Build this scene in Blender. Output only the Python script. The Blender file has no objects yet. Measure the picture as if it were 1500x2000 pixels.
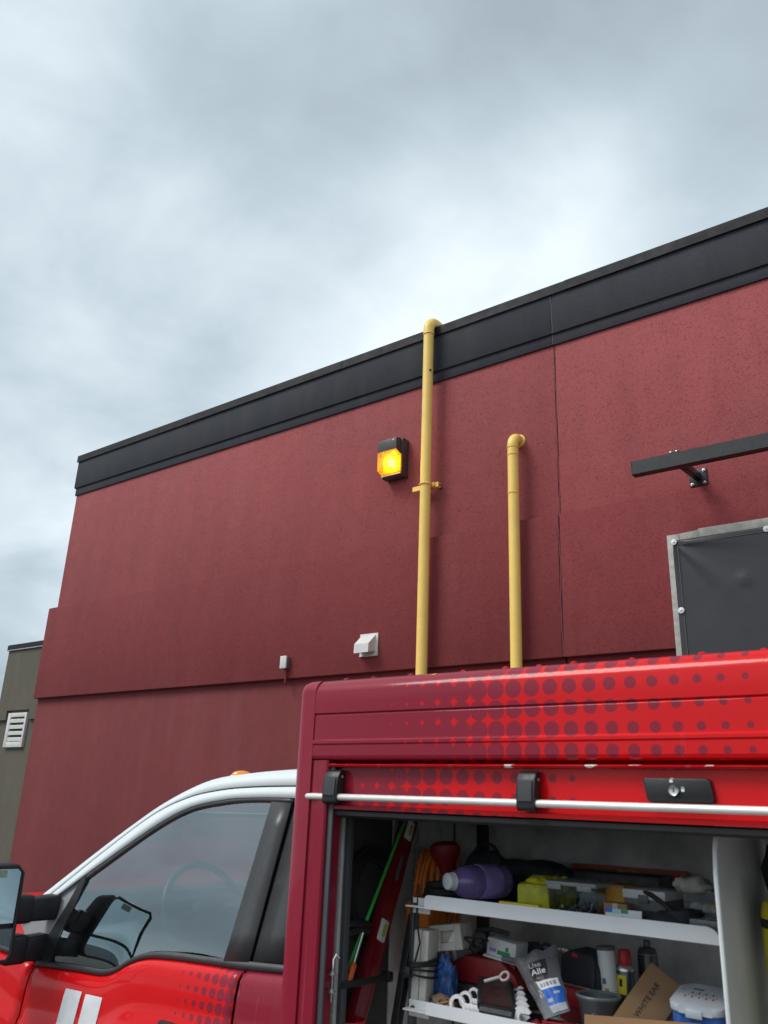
import bpy, bmesh, math, random
from mathutils import Vector, Matrix, noise as mnoise
random.seed(7)
SC = bpy.context.scene
COL = SC.collection

# ------------------------------------------------------------------ camera
cam_d = bpy.data.cameras.new('camera'); cam = bpy.data.objects.new('camera', cam_d); COL.objects.link(cam)
right = Vector((0.798879, 0.600342, 0.037165)); up = Vector((0.172973, -0.288476, 0.941734)); fwd = Vector((-0.576083, 0.745903, 0.334300))
M = Matrix((right, up, -fwd)).transposed().to_4x4()
M.translation = Vector((0, 0, 1.9))
cam.matrix_world = M
cam_d.sensor_fit = 'VERTICAL'; cam_d.sensor_height = 36.0; cam_d.lens = 36.0 * 1617.0 / 2000.0
cam_d.clip_start = 0.05; cam_d.clip_end = 3000
cam_d.dof.use_dof = True; cam_d.dof.focus_distance = 6.0; cam_d.dof.aperture_fstop = 8.0
SC.camera = cam

# ------------------------------------------------------------------ sky, sun, exposure
SUN_EL, SUN_AZ = math.radians(50), math.radians(218)      # azimuth clockwise from +Y: behind and left of the camera
world = bpy.data.worlds.new('World'); SC.world = world; world.use_nodes = True
nt = world.node_tree; N = nt.nodes; L = nt.links; N.clear()
def wn(t, **k):
    n = N.new(t)
    for a, b in k.items(): setattr(n, a, b)
    return n
out = wn('ShaderNodeOutputWorld')
sky = wn('ShaderNodeTexSky', sky_type='NISHITA'); sky.sun_disc = False
sky.sun_elevation = SUN_EL; sky.sun_rotation = SUN_AZ
bg_sky = wn('ShaderNodeBackground'); bg_sky.inputs[1].default_value = 0.10; L.new(sky.outputs[0], bg_sky.inputs[0])
tc = wn('ShaderNodeTexCoord'); sep = wn('ShaderNodeSeparateXYZ'); L.new(tc.outputs['Generated'], sep.inputs[0])
def wmath(op, a, b=None):
    n = wn('ShaderNodeMath', operation=op)
    for i, v in enumerate((a, b)):
        if v is None: continue
        if isinstance(v, (int, float)): n.inputs[i].default_value = v
        else: L.new(v, n.inputs[i])
    return n.outputs[0]
# the cloud deck lies on a flat layer overhead: direction divided by its height
zc = wmath('ADD', wmath('MAXIMUM', sep.outputs[2], 0.0), 0.28)
comb = wn('ShaderNodeCombineXYZ'); L.new(wmath('DIVIDE', sep.outputs[0], zc), comb.inputs[0]); L.new(wmath('DIVIDE', sep.outputs[1], zc), comb.inputs[1])
mp = wn('ShaderNodeMapping'); mp.inputs['Location'].default_value = (58.1492, 9.1316, -1.8208); mp.inputs['Rotation'].default_value = (0, 0, 2.01818)
L.new(comb.outputs[0], mp.inputs[0])
def wnoise(scale, detail, rough, dist=0.0):
    n = wn('ShaderNodeTexNoise'); n.inputs['Scale'].default_value = scale; n.inputs['Detail'].default_value = detail
    n.inputs['Roughness'].default_value = rough; n.inputs['Distortion'].default_value = dist
    L.new(mp.outputs[0], n.inputs['Vector']); return n.outputs['Fac']
n1 = wnoise(0.7443, 5, 0.47, 0.3); n2 = wnoise(3.0, 8, 0.56, 0.35)
cl = wmath('ADD', wmath('MULTIPLY', n1, 0.78), wmath('MULTIPLY', n2, 0.22))
ramp = wn('ShaderNodeValToRGB'); L.new(cl, ramp.inputs[0])
e = ramp.color_ramp.elements
e[0].position = 0.39; e[0].color = (0.33, 0.395, 0.44, 1)
e[1].position = 0.61; e[1].color = (0.78, 0.86, 0.91, 1)
m_ = ramp.color_ramp.elements.new(0.48); m_.color = (0.465, 0.55, 0.605, 1)
bg_cl = wn('ShaderNodeBackground'); bg_cl.inputs[1].default_value = 0.80; L.new(ramp.outputs[0], bg_cl.inputs[0])
mix = wn('ShaderNodeMixShader'); mix.inputs[0].default_value = 0.94
L.new(bg_sky.outputs[0], mix.inputs[1]); L.new(bg_cl.outputs[0], mix.inputs[2]); L.new(mix.outputs[0], out.inputs[0])

sun_d = bpy.data.lights.new('sun', 'SUN'); sun = bpy.data.objects.new('sun', sun_d); COL.objects.link(sun)
sun_d.energy = 1.5; sun_d.angle = math.radians(26); sun_d.color = (1.0, 0.96, 0.91)
sdir = Vector((math.sin(SUN_AZ) * math.cos(SUN_EL), math.cos(SUN_AZ) * math.cos(SUN_EL), math.sin(SUN_EL)))
sun.rotation_euler = sdir.to_track_quat('Z', 'Y').to_euler()
SC.view_settings.view_transform = 'Standard'; SC.view_settings.look = 'None'
SC.view_settings.exposure = 0.64; SC.view_settings.gamma = 1.0; SC.view_settings.use_curve_mapping = False
SC.render.engine = 'CYCLES'
SC.cycles.use_denoising = True; SC.cycles.max_bounces = 10; SC.cycles.transparent_max_bounces = 16

# ------------------------------------------------------------------ materials
def nodes_of(name):
    m = bpy.data.materials.new(name); m.use_nodes = True
    t = m.node_tree; t.nodes.clear()
    o = t.nodes.new('ShaderNodeOutputMaterial'); b = t.nodes.new('ShaderNodeBsdfPrincipled')
    t.links.new(b.outputs[0], o.inputs[0])
    return m, t, b, o
def mth(t, op, a, b=None, c=None):
    n = t.nodes.new('ShaderNodeMath'); n.operation = op
    for i, v in enumerate((a, b, c)):
        if v is None: continue
        if isinstance(v, (int, float)): n.inputs[i].default_value = v
        else: t.links.new(v, n.inputs[i])
    return n.outputs[0]
def tex_noise(t, vec, scale, detail=4, rough=0.55, dist=0.0):
    n = t.nodes.new('ShaderNodeTexNoise'); n.inputs['Scale'].default_value = scale
    n.inputs['Detail'].default_value = detail; n.inputs['Roughness'].default_value = rough; n.inputs['Distortion'].default_value = dist
    t.links.new(vec, n.inputs['Vector']); return n.outputs['Fac']
def mrange(t, v, a, b, c, d):
    n = t.nodes.new('ShaderNodeMapRange')
    for i, x in enumerate((a, b, c, d)): n.inputs[i + 1].default_value = x
    t.links.new(v, n.inputs[0]); return n.outputs[0]
def mixc(t, f, a, b):
    n = t.nodes.new('ShaderNodeMix'); n.data_type = 'RGBA'
    for s, v in ((0, f), (6, a), (7, b)):
        if isinstance(v, (int, float)): n.inputs[s].default_value = v
        elif isinstance(v, tuple): n.inputs[s].default_value = v if len(v) == 4 else (*v, 1)
        else: t.links.new(v, n.inputs[s])
    return n.outputs[2]
def objco(t, scale=(1, 1, 1)):
    c = t.nodes.new('ShaderNodeTexCoord')
    if scale == (1, 1, 1): return c.outputs['Object']
    m = t.nodes.new('ShaderNodeMapping'); m.inputs['Scale'].default_value = scale
    t.links.new(c.outputs['Object'], m.inputs[0]); return m.outputs[0]
def bump(t, b, h, strength, dist):
    n = t.nodes.new('ShaderNodeBump'); n.inputs['Strength'].default_value = strength; n.inputs['Distance'].default_value = dist
    t.links.new(h, n.inputs['Height']); t.links.new(n.outputs[0], b.inputs['Normal'])
def scl(c, k): return tuple(min(1, x * k) for x in c)

MATS = {}
def pm(name, col, rough=0.5, metal=0.0, var=0.14, vs=9.0, bmp=0.0, bs=60.0, coat=0.0, trans=0.0, alpha=1.0, spec=0.5):
    """plain worn surface: a base colour with patchy variation, scuffs in the roughness and optional fine relief"""
    if name in MATS: return MATS[name]
    m, t, b, o = nodes_of(name); v = objco(t)
    n = tex_noise(t, v, vs, 5, 0.6)
    t.links.new(mixc(t, mrange(t, n, 0.3, 0.7, 0, 1), scl(col, 1 - var), scl(col, 1 + var)), b.inputs['Base Color'])
    n2 = tex_noise(t, v, vs * 4, 3, 0.6)
    t.links.new(mrange(t, n2, 0.3, 0.7, max(0.02, rough - 0.08), min(1, rough + 0.1)), b.inputs['Roughness'])
    b.inputs['Metallic'].default_value = metal; b.inputs['Coat Weight'].default_value = coat; b.inputs['Coat Roughness'].default_value = 0.06
    b.inputs['Transmission Weight'].default_value = trans; b.inputs['Alpha'].default_value = alpha
    b.inputs['Specular IOR Level'].default_value = spec
    if bmp: bump(t, b, tex_noise(t, v, bs, 4, 0.6), bmp, 0.01)
    MATS[name] = m; return m

def stucco(name, col, pit=0.55, streak=0.10, pits=1.0):
    m, t, b, o = nodes_of(name); v = objco(t)
    big = tex_noise(t, v, 0.55, 5, 0.6); st = tex_noise(t, objco(t, (3.2, 3.2, 0.28)), 1.0, 5, 0.62)
    mid = tex_noise(t, v, 7.0, 4, 0.6)
    tone = mth(t, 'ADD', mth(t, 'MULTIPLY', mrange(t, big, 0.3, 0.7, -1, 1), 0.06), mth(t, 'MULTIPLY', mrange(t, st, 0.3, 0.7, -1, 1), streak))
    tone = mth(t, 'ADD', tone, mth(t, 'MULTIPLY', mrange(t, mid, 0.3, 0.7, -1, 1), 0.05))
    tone = mth(t, 'ADD', tone, mth(t, 'MULTIPLY', mrange(t, tex_noise(t, v, 75.0, 3, 0.6), 0.3, 0.7, -1, 1), 0.07))
    k = mth(t, 'ADD', tone, 1.0)
    # worm-shaped pits left by the aggregate when the coat was floated
    d = tex_noise(t, objco(t, (1.0, 1.0, 1.4)), 58.0, 3, 0.55, 1.3); dense = tex_noise(t, v, 1.6, 3, 0.6)
    lim = mrange(t, dense, 0.3, 0.72, 0.612, 0.572)
    pitm = mth(t, 'MULTIPLY', mrange(t, mth(t, 'SUBTRACT', d, lim), 0.0, 0.03, 0, 1), pits)
    k = mth(t, 'MULTIPLY', k, mth(t, 'SUBTRACT', 1.0, mth(t, 'MULTIPLY', pitm, pit)))
    vm = t.nodes.new('ShaderNodeVectorMath'); vm.operation = 'SCALE'; vm.inputs[0].default_value = col; t.links.new(k, vm.inputs['Scale'])
    dusty = mixc(t, mrange(t, tex_noise(t, objco(t, (2.2, 2.2, 0.5)), 1.4, 5, 0.65), 0.5, 0.8, 0, 0.05), vm.outputs[0], (0.45, 0.30, 0.31, 1))
    t.links.new(dusty, b.inputs['Base Color']); b.inputs['Roughness'].default_value = 0.82; b.inputs['Specular IOR Level'].default_value = 0.3
    grain = tex_noise(t, v, 95.0, 3, 0.6)
    h = mth(t, 'SUBTRACT', mth(t, 'MULTIPLY', grain, 0.5), mth(t, 'MULTIPLY', pitm, 0.7))
    bump(t, b, h, 0.55, 0.008); MATS[name] = m; return m

def car_paint(name, col, col2=None, dots=None, chips=None, dust=0.10):
    """gloss paint under clear coat; dots = (x0, z0, pitch, xa, ra, xb, rb): a printed half-tone of col2 discs over col
    whose radius (in pitches) runs from ra at x = xa to rb at x = xb"""
    m, t, b, o = nodes_of(name); v = objco(t)
    c = col
    if dots:
        x0, z0, p, xa, ra, xb, rb = dots
        s = t.nodes.new('ShaderNodeSeparateXYZ'); t.links.new(v, s.inputs[0])
        ux = mth(t, 'DIVIDE', mth(t, 'SUBTRACT', s.outputs[0], x0), p); uz = mth(t, 'DIVIDE', mth(t, 'SUBTRACT', s.outputs[2], z0), p)
        rx = mth(t, 'ROUND', ux); fx = mth(t, 'SUBTRACT', ux, rx); fz = mth(t, 'SUBTRACT', uz, mth(t, 'ROUND', uz))
        dd = mth(t, 'SQRT', mth(t, 'ADD', mth(t, 'MULTIPLY', fx, fx), mth(t, 'MULTIPLY', fz, fz)))
        rad = mrange(t, mth(t, 'ADD', mth(t, 'MULTIPLY', rx, p), x0), xa, xb, ra, rb)
        e = mrange(t, mth(t, 'SUBTRACT', rad, dd), -0.02, 0.02, 0, 1)
        e = mth(t, 'MULTIPLY', e, mth(t, 'GREATER_THAN', rad, min(ra, rb) + 0.03))
        c = mixc(t, e, col, col2)
    dn = mrange(t, tex_noise(t, objco(t, (5, 5, 0.8)), 2.2, 6, 0.68), 0.5, 0.85, 0, dust)
    c = mixc(t, dn, c, (0.42, 0.38, 0.38, 1))
    # thin run-marks left by rain down the panel
    sk = mrange(t, tex_noise(t, objco(t, (38, 38, 1.1)), 1.0, 3, 0.55), 0.66, 0.74, 0, min(0.16, dust * 4))
    c = mixc(t, sk, c, (0.55, 0.50, 0.50, 1))
    if chips:
        ch = mrange(t, tex_noise(t, objco(t, (22, 60, 60)), 1.0, 2, 0.5), 0.615, 0.63, 0, 1)
        xs = t.nodes.new('ShaderNodeSeparateXYZ'); t.links.new(v, xs.inputs[0])
        ch = mth(t, 'MULTIPLY', ch, mth(t, 'GREATER_THAN', xs.outputs[0], chips))
        c = mixc(t, ch, c, (0.75, 0.72, 0.68, 1))
    t.links.new(c, b.inputs['Base Color']) if not isinstance(c, tuple) else None
    b.inputs['Roughness'].default_value = 0.38; b.inputs['Coat Weight'].default_value = 0.42
    t.links.new(mrange(t, tex_noise(t, v, 14, 5, 0.6), 0.3, 0.75, 0.03, 0.12), b.inputs['Coat Roughness'])
    bump(t, b, tex_noise(t, v, 5.0, 2, 0.5), 0.02, 0.01)
    b.inputs['Specular IOR Level'].default_value = 0.10
    MATS[name] = m; return m

def glass_mat(name, tint, refl=1.0, rough=0.0):
    m, t, b, o = nodes_of(name); t.nodes.remove(b)
    tr = t.nodes.new('ShaderNodeBsdfTransparent'); tr.inputs[0].default_value = (*tint, 1)
    gl = t.nodes.new('ShaderNodeBsdfGlossy'); gl.inputs['Roughness'].default_value = rough; gl.inputs[0].default_value = (0.84, 0.96, 1.0, 1)
    fr = t.nodes.new('ShaderNodeLayerWeight'); fr.inputs[0].default_value = 0.5      # Schlick on the facing ratio: same from both sides of a pane
    mx = t.nodes.new('ShaderNodeMixShader')
    f = mth(t, 'MINIMUM', mth(t, 'MULTIPLY', mth(t, 'ADD', 0.04, mth(t, 'MULTIPLY', mth(t, 'POWER', fr.outputs['Facing'], 5), 0.96)), refl), 1.0)
    t.links.new(f, mx.inputs[0]); t.links.new(tr.outputs[0], mx.inputs[1]); t.links.new(gl.outputs[0], mx.inputs[2])
    t.links.new(mx.outputs[0], o.inputs[0]); MATS[name] = m; return m

def emit_mat(name, col, strength):
    m, t, b, o = nodes_of(name); b.inputs['Base Color'].default_value = (*col, 1)
    b.inputs['Emission Color'].default_value = (*col, 1); b.inputs['Emission Strength'].default_value = strength
    MATS[name] = m; return m

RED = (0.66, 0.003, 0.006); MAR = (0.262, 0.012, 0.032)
stucco('stucco_upper', (0.325, 0.076, 0.080), 0.28, 0.07)
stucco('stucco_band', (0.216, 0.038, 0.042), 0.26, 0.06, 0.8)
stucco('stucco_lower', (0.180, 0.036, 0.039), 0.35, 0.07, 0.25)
stucco('stucco_black', (0.033, 0.037, 0.046), 0.4, 0.10, 0.3)
stucco('stucco_olive', (0.122, 0.111, 0.084), 0.3, 0.07, 0.2)
pm('coping_metal', (0.020, 0.021, 0.025), 0.6, 0.0, 0.12, 3, 0, 60, 0, 0, 1, 0.2)
pm('sealant', (0.19, 0.060, 0.066), 0.8); pm('sealant_grey', (0.10, 0.105, 0.115), 0.7)
pm('pipe_yellow', (0.95, 0.66, 0.16), 0.42, 0, 0.07, 5, 0.08, 40)
pm('pipe_scar', (0.05, 0.035, 0.025), 0.8)
pm('bronze', (0.060, 0.056, 0.052), 0.38, 0, 0.12, 12)
pm('white_plastic', (0.66, 0.66, 0.63), 0.5, 0, 0.06, 12); pm('white_enamel', (0.70, 0.72, 0.72), 0.42, 0, 0.07, 7)
pm('black_powder', (0.011, 0.013, 0.016), 0.40, 0, 0.12, 8); pm('black_plastic', (0.014, 0.015, 0.017), 0.45, 0, 0.15, 14)
pm('satin_black', (0.045, 0.046, 0.048), 0.36, 0, 0.12, 6); pm('rubber', (0.014, 0.014, 0.015), 0.65)
pm('steel', (0.62, 0.62, 0.60), 0.30, 1.0, 0.06, 30); pm('zinc', (0.55, 0.56, 0.57), 0.42, 0.9, 0.12, 30)
pm('bar_steel', (0.86, 0.84, 0.80), 0.36, 0.3, 0.05, 10)
pm('alu', (0.50, 0.50, 0.47), 0.48, 0.1, 0.14, 8); pm('dark_alu', (0.075, 0.082, 0.088), 0.5, 0.2, 0.1, 8)
pm('galv', (0.34, 0.34, 0.31), 0.62, 0.2, 0.22, 22, 0.1, 80)
pm('tarp', (0.022, 0.024, 0.029), 0.42, 0, 0.08, 3, 0.05, 120)
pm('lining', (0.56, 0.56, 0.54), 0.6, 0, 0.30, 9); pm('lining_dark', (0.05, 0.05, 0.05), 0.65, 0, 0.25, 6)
pm('shelf_white', (0.72, 0.75, 0.78), 0.45, 0, 0.05, 6); pm('divider_grey', (0.46, 0.47, 0.47), 0.5, 0, 0.12, 9)
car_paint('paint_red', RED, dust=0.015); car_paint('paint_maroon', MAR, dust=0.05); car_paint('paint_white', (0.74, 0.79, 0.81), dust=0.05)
for k_, c_ in (('paint_red', RED), ('paint_maroon', MAR), ('paint_white', (0.74, 0.79, 0.81))): pass
car_paint('paint_header', RED, MAR, (-0.418, 2.025, 0.0458, -1.34, 0.71, -0.33, 0.09), dust=0.01)
car_paint('paint_slat', RED, MAR, (-0.752, 1.970, 0.0458, -1.48, 0.70, -0.72, 0.10), dust=0.012)
car_paint('paint_lip', (0.52, 0.006, 0.010), chips=-0.95)
car_paint('paint_door', RED, MAR, (-1.895, 1.36, 0.034, -2.10, 0.05, -1.85, 0.55), dust=0.012)
glass_mat('cab_glass', (0.50, 0.60, 0.60), 5.8); glass_mat('screen_glass', (0.55, 0.66, 0.66), 1.2); glass_mat('clear_plastic', (0.72, 0.74, 0.76), 1.6, 0.12)
glass_mat('mirror_glass', (0.0, 0.0, 0.0), 60, 0.0)
pm('tan_card', (0.36, 0.20, 0.10), 0.8, 0, 0.08, 10); pm('tan_card_dark', (0.26, 0.155, 0.075), 0.8, 0, 0.08, 10)
pm('print_black', (0.02, 0.018, 0.016), 0.7); pm('print_white', (0.75, 0.76, 0.78), 0.6)
pm('purple', (0.22, 0.16, 0.42), 0.22, 0, 0.25, 12, 0, 0, 0.4, 0.15); pm('cap_white', (0.78, 0.80, 0.80), 0.4)
pm('yellow', (0.75, 0.60, 0.03), 0.5); pm('acid_yellow', (0.50, 0.50, 0.02), 0.45, 0, 0.3, 30); pm('amber_card', (0.55, 0.28, 0.02), 0.6)
pm('orange', (0.80, 0.20, 0.01), 0.55, 0, 0.15, 40); pm('red_plastic', (0.50, 0.02, 0.03), 0.42); pm('dark_red', (0.26, 0.012, 0.018), 0.5)
pm('level_red', (0.20, 0.007, 0.016), 0.32, 0, 0.12, 10, 0, 0, 0.5)
pm('green_rod', (0.03, 0.40, 0.05), 0.4); pm('vial_green', (0.35, 0.55, 0.04), 0.2)
pm('grey_plastic', (0.13, 0.13, 0.14), 0.5); pm('dark_cloth', (0.03, 0.032, 0.04), 0.9, 0, 0.3, 20, 0.4, 70)
pm('beige_plastic', (0.52, 0.50, 0.45), 0.55, 0, 0.08, 12); pm('blue_print', (0.015, 0.06, 0.20), 0.35, 0, 0.8, 40, 0.3, 30); pm('label_blue', (0.01, 0.12, 0.52), 0.45, 0, 0.05)
pm('bag_film', (0.15, 0.15, 0.16), 0.22, 0, 0.25, 16, 0.3, 25); pm('rag', (0.48, 0.45, 0.42), 0.9, 0, 0.2, 30, 0.5, 40)
pm('green_print', (0.02, 0.28, 0.10), 0.5); pm('tub_blue', (0.05, 0.16, 0.52), 0.35, 0, 0.1); pm('tub_lid', (0.62, 0.66, 0.72), 0.35)
pm('chrome', (0.95, 0.95, 0.96), 0.16, 1.0, 0.02, 20); pm('wrench_bright', (0.95, 0.95, 0.97), 0.25, 0.25, 0.02, 20)
pm('can_grey', (0.09, 0.10, 0.10), 0.3, 0.5); pm('brown_bits', (0.20, 0.15, 0.09), 0.7, 0, 0.6, 60); pm('headliner', (0.34, 0.35, 0.35), 0.9)
pm('dash', (0.035, 0.036, 0.038), 0.6); pm('hivis', (0.62, 0.55, 0.02), 0.6, 0, 0.12, 20)

# ------------------------------------------------------------------ building blocks
LOCAL = set()
def tag(o, label=None, cat=None, group=None, kind=None):
    for k, v in (('label', label), ('category', cat), ('group', group), ('kind', kind)):
        if v: o[k] = v
    return o
def thing(name, label, cat, loc, rot=None, group=None):
    """an Empty at the thing's base; with rot given its parts are built in local coordinates"""
    o = bpy.data.objects.new(name, None); COL.objects.link(o); o.location = loc; o.empty_display_size = 0.05
    if rot is not None: o.rotation_euler = rot; LOCAL.add(o.name)
    return tag(o, label, cat, group)
def base_of(o):
    while o.parent: o = o.parent
    return o
def link(name, bm, mat, parent=None, smooth=40):
    bmesh.ops.recalc_face_normals(bm, faces=bm.faces)
    me = bpy.data.meshes.new(name); bm.to_mesh(me); bm.free()
    if smooth:
        for p in me.polygons: p.use_smooth = True
        me.set_sharp_from_angle(angle=math.radians(smooth))
    me.materials.append(MATS[mat] if isinstance(mat, str) else mat)
    o = bpy.data.objects.new(name, me); COL.objects.link(o)
    if parent:
        o.parent = parent; r = base_of(parent)
        if r.name not in LOCAL and r.type == 'EMPTY' and parent.type == 'EMPTY': o.matrix_parent_inverse = Matrix.Translation(-r.location)
    return o
def b_box(bm, lo, hi, bev=0.0, seg=2):
    v = [bm.verts.new((x, y, z)) for x in (lo[0], hi[0]) for y in (lo[1], hi[1]) for z in (lo[2], hi[2])]
    f = [bm.faces.new([v[i] for i in q]) for q in ((0, 1, 3, 2), (4, 6, 7, 5), (0, 4, 5, 1), (2, 3, 7, 6), (0, 2, 6, 4), (1, 5, 7, 3))]
    if bev:
        ed = {e_ for q in f for e_ in q.edges}
        bmesh.ops.bevel(bm, geom=list(ed), offset=bev, segments=seg, profile=0.5, affect='EDGES')
    return v
def box(name, lo, hi, mat, parent=None, bev=0.0, seg=2):
    bm = bmesh.new(); b_box(bm, lo, hi, bev, seg); return link(name, bm, mat, parent)
def prism(name, pts, plane, a, b, mat, parent=None, bev=0.0, seg=2, smooth=40):
    """2-D outline in 'xz', 'yz' or 'xy' extruded from a to b along the third axis"""
    bm = bmesh.new()
    f3 = {'xz': lambda p, c: (p[0], c, p[1]), 'yz': lambda p, c: (c, p[0], p[1]), 'xy': lambda p, c: (p[0], p[1], c)}[plane]
    A = [bm.verts.new(f3(p, a)) for p in pts]; B = [bm.verts.new(f3(p, b)) for p in pts]
    n = len(pts); bm.faces.new(A); bm.faces.new(B[::-1])
    for i in range(n): bm.faces.new((A[i], B[i], B[(i + 1) % n], A[(i + 1) % n]))
    if bev: bmesh.ops.bevel(bm, geom=bm.edges[:], offset=bev, segments=seg, profile=0.5, affect='EDGES')
    return link(name, bm, mat, parent, smooth)
def b_tube(bm, pts, r, n=12, closed=False):
    pts = [Vector(p) for p in pts]; m = len(pts)
    rs = r if isinstance(r, (list, tuple)) else [r] * m
    rings = []; nrm = None
    for i, p in enumerate(pts):
        if closed: tng = pts[(i + 1) % m] - pts[i - 1]
        else: tng = pts[min(i + 1, m - 1)] - pts[max(i - 1, 0)]
        tng.normalize()
        if nrm is None: nrm = tng.orthogonal().normalized()
        else: nrm = (nrm - tng * nrm.dot(tng)).normalized()
        bi = tng.cross(nrm)
        rings.append([bm.verts.new(p + (nrm * math.cos(2 * math.pi * k / n) + bi * math.sin(2 * math.pi * k / n)) * rs[i]) for k in range(n)])
    for i in range(m if closed else m - 1):
        a, b = rings[i], rings[(i + 1) % m]
        for k in range(n): bm.faces.new((a[k], a[(k + 1) % n], b[(k + 1) % n], b[k]))
    if not closed: bm.faces.new(rings[0][::-1]); bm.faces.new(rings[-1])
def tube(name, pts, r, mat, parent=None, n=12, closed=False):
    bm = bmesh.new(); b_tube(bm, pts, r, n, closed); return link(name, bm, mat, parent)
def arc(c, u, v, r, a0, a1, n):
    c, u, v = Vector(c), Vector(u), Vector(v)
    return [c + (u * math.cos(math.radians(a0 + (a1 - a0) * i / n)) + v * math.sin(math.radians(a0 + (a1 - a0) * i / n))) * r for i in range(n + 1)]
def b_lathe(bm, prof, origin, axis, n=24, sx=1.0, sy=1.0):
    ax = Vector(axis).normalized(); u = ax.orthogonal().normalized()
    if abs(ax.z) < 0.9: u = (Vector((0, 0, 1)) - ax * ax.z).normalized()
    w = ax.cross(u); O = Vector(origin); rings = []
    for r, h in prof:
        rings.append([bm.verts.new(O + ax * h + (u * math.cos(2 * math.pi * k / n) * sx + w * math.sin(2 * math.pi * k / n) * sy) * max(r, 1e-5)) for k in range(n)])
    for a, b in zip(rings, rings[1:]):
        for k in range(n): bm.faces.new((a[k], a[(k + 1) % n], b[(k + 1) % n], b[k]))
    bm.faces.new(rings[0][::-1]); bm.faces.new(rings[-1])
def lathe(name, prof, origin, axis, mat, parent=None, n=24, sx=1.0, sy=1.0, smooth=40):
    bm = bmesh.new(); b_lathe(bm, prof, origin, axis, n, sx, sy); return link(name, bm, mat, parent, smooth)
def grid(name, fn, nu, nv, mat, parent=None, thick=0.0, smooth=60):
    bm = bmesh.new(); V = [[bm.verts.new(fn(i / nu, j / nv)) for j in range(nv + 1)] for i in range(nu + 1)]
    for i in range(nu):
        for j in range(nv): bm.faces.new((V[i][j], V[i + 1][j], V[i + 1][j + 1], V[i][j + 1]))
    o = link(name, bm, mat, parent, smooth)
    if thick:
        s = o.modifiers.new('thickness', 'SOLIDIFY'); s.thickness = thick; s.offset = 0
    return o
def lump(name, c, size, mat, parent=None, seed=0, amp=0.25, freq=2.2, sub=3, rot=0.0, flat=0.5):
    """crumpled soft mass (bag, cloth): a noisy ball squashed to size, flattened underneath"""
    bm = bmesh.new(); bmesh.ops.create_icosphere(bm, subdivisions=sub, radius=1.0)
    cr, sr = math.cos(rot), math.sin(rot)
    for v in bm.verts:
        p = v.co.copy(); k = 1 + amp * mnoise.noise(p * freq + Vector((seed * 3.7, seed, 1.3))) + amp * 0.5 * mnoise.noise(p * freq * 2.7 + Vector((seed, 9, 2)))
        p = p * k; p = Vector((math.copysign(abs(p.x) ** 0.8, p.x), math.copysign(abs(p.y) ** 0.8, p.y), math.copysign(abs(p.z) ** 0.85, p.z)))
        p.z = max(p.z, -flat - 0.35)
        q = Vector((p.x * size[0], p.y * size[1], p.z * size[2]))
        v.co = Vector((q.x * cr - q.y * sr, q.x * sr + q.y * cr, q.z)) + Vector(c)
    return link(name, bm, mat, parent, 70)
def text(name, body, size, mat, parent, origin, xdir, ydir, depth=0.0004):
    cu = bpy.data.curves.new(name, 'FONT'); cu.body = body; cu.size = size; cu.extrude = depth
    ob = bpy.data.objects.new(name, cu); COL.objects.link(ob)
    dg = bpy.context.evaluated_depsgraph_get(); me = bpy.data.meshes.new_from_object(ob.evaluated_get(dg))
    bpy.data.objects.remove(ob); bpy.data.curves.remove(cu)
    x = Vector(xdir).normalized(); y = Vector(ydir).normalized(); z = x.cross(y)
    me.transform(Matrix.Translation(Vector(origin)) @ Matrix((x, y, z)).transposed().to_4x4())
    me.materials.clear(); me.materials.append(MATS[mat])
    o = bpy.data.objects.new(name, me); COL.objects.link(o); o.parent = parent; r = base_of(parent)
    if r.name not in LOCAL and parent.type == 'EMPTY': o.matrix_parent_inverse = Matrix.Translation(-r.location)
    return o
def resample(pts, n):
    P = [Vector(p) for p in pts]; d = [0]
    for a, b in zip(P, P[1:]): d.append(d[-1] + (b - a).length)
    outp = []
    for i in range(n + 1):
        s = d[-1] * i / n; k = 0
        while k < len(d) - 2 and d[k + 1] < s: k += 1
        f = 0 if d[k + 1] == d[k] else (s - d[k]) / (d[k + 1] - d[k]); outp.append(P[k].lerp(P[k + 1], f))
    return outp
def smooth_curve(pts, n):
    """Catmull-Rom through the points, then n even steps"""
    P = [Vector(p) for p in pts]; P = [P[0] * 2 - P[1]] + P + [P[-1] * 2 - P[-2]]; o = []
    for i in range(1, len(P) - 2):
        for k in range(8):
            t_ = k / 8; a, b, c, d = P[i - 1], P[i], P[i + 1], P[i + 2]
            o.append(0.5 * ((2 * b) + (c - a) * t_ + (2 * a - 5 * b + 4 * c - d) * t_ ** 2 + (3 * b - a - 3 * c + d) * t_ ** 3))
    o.append(P[-2]); return resample(o, n)

# ================================================================== SETTING
ground = grid('ground', lambda u, v: (-400 + 800 * u, -400 + 800 * v, 0.0), 8, 8, pm('asphalt', (0.075, 0.075, 0.074), 0.8, 0, 0.25, 1.2, 0.4, 90))
tag(ground, 'grey asphalt yard the truck and buildings stand on', None, None, 'structure')

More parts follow.
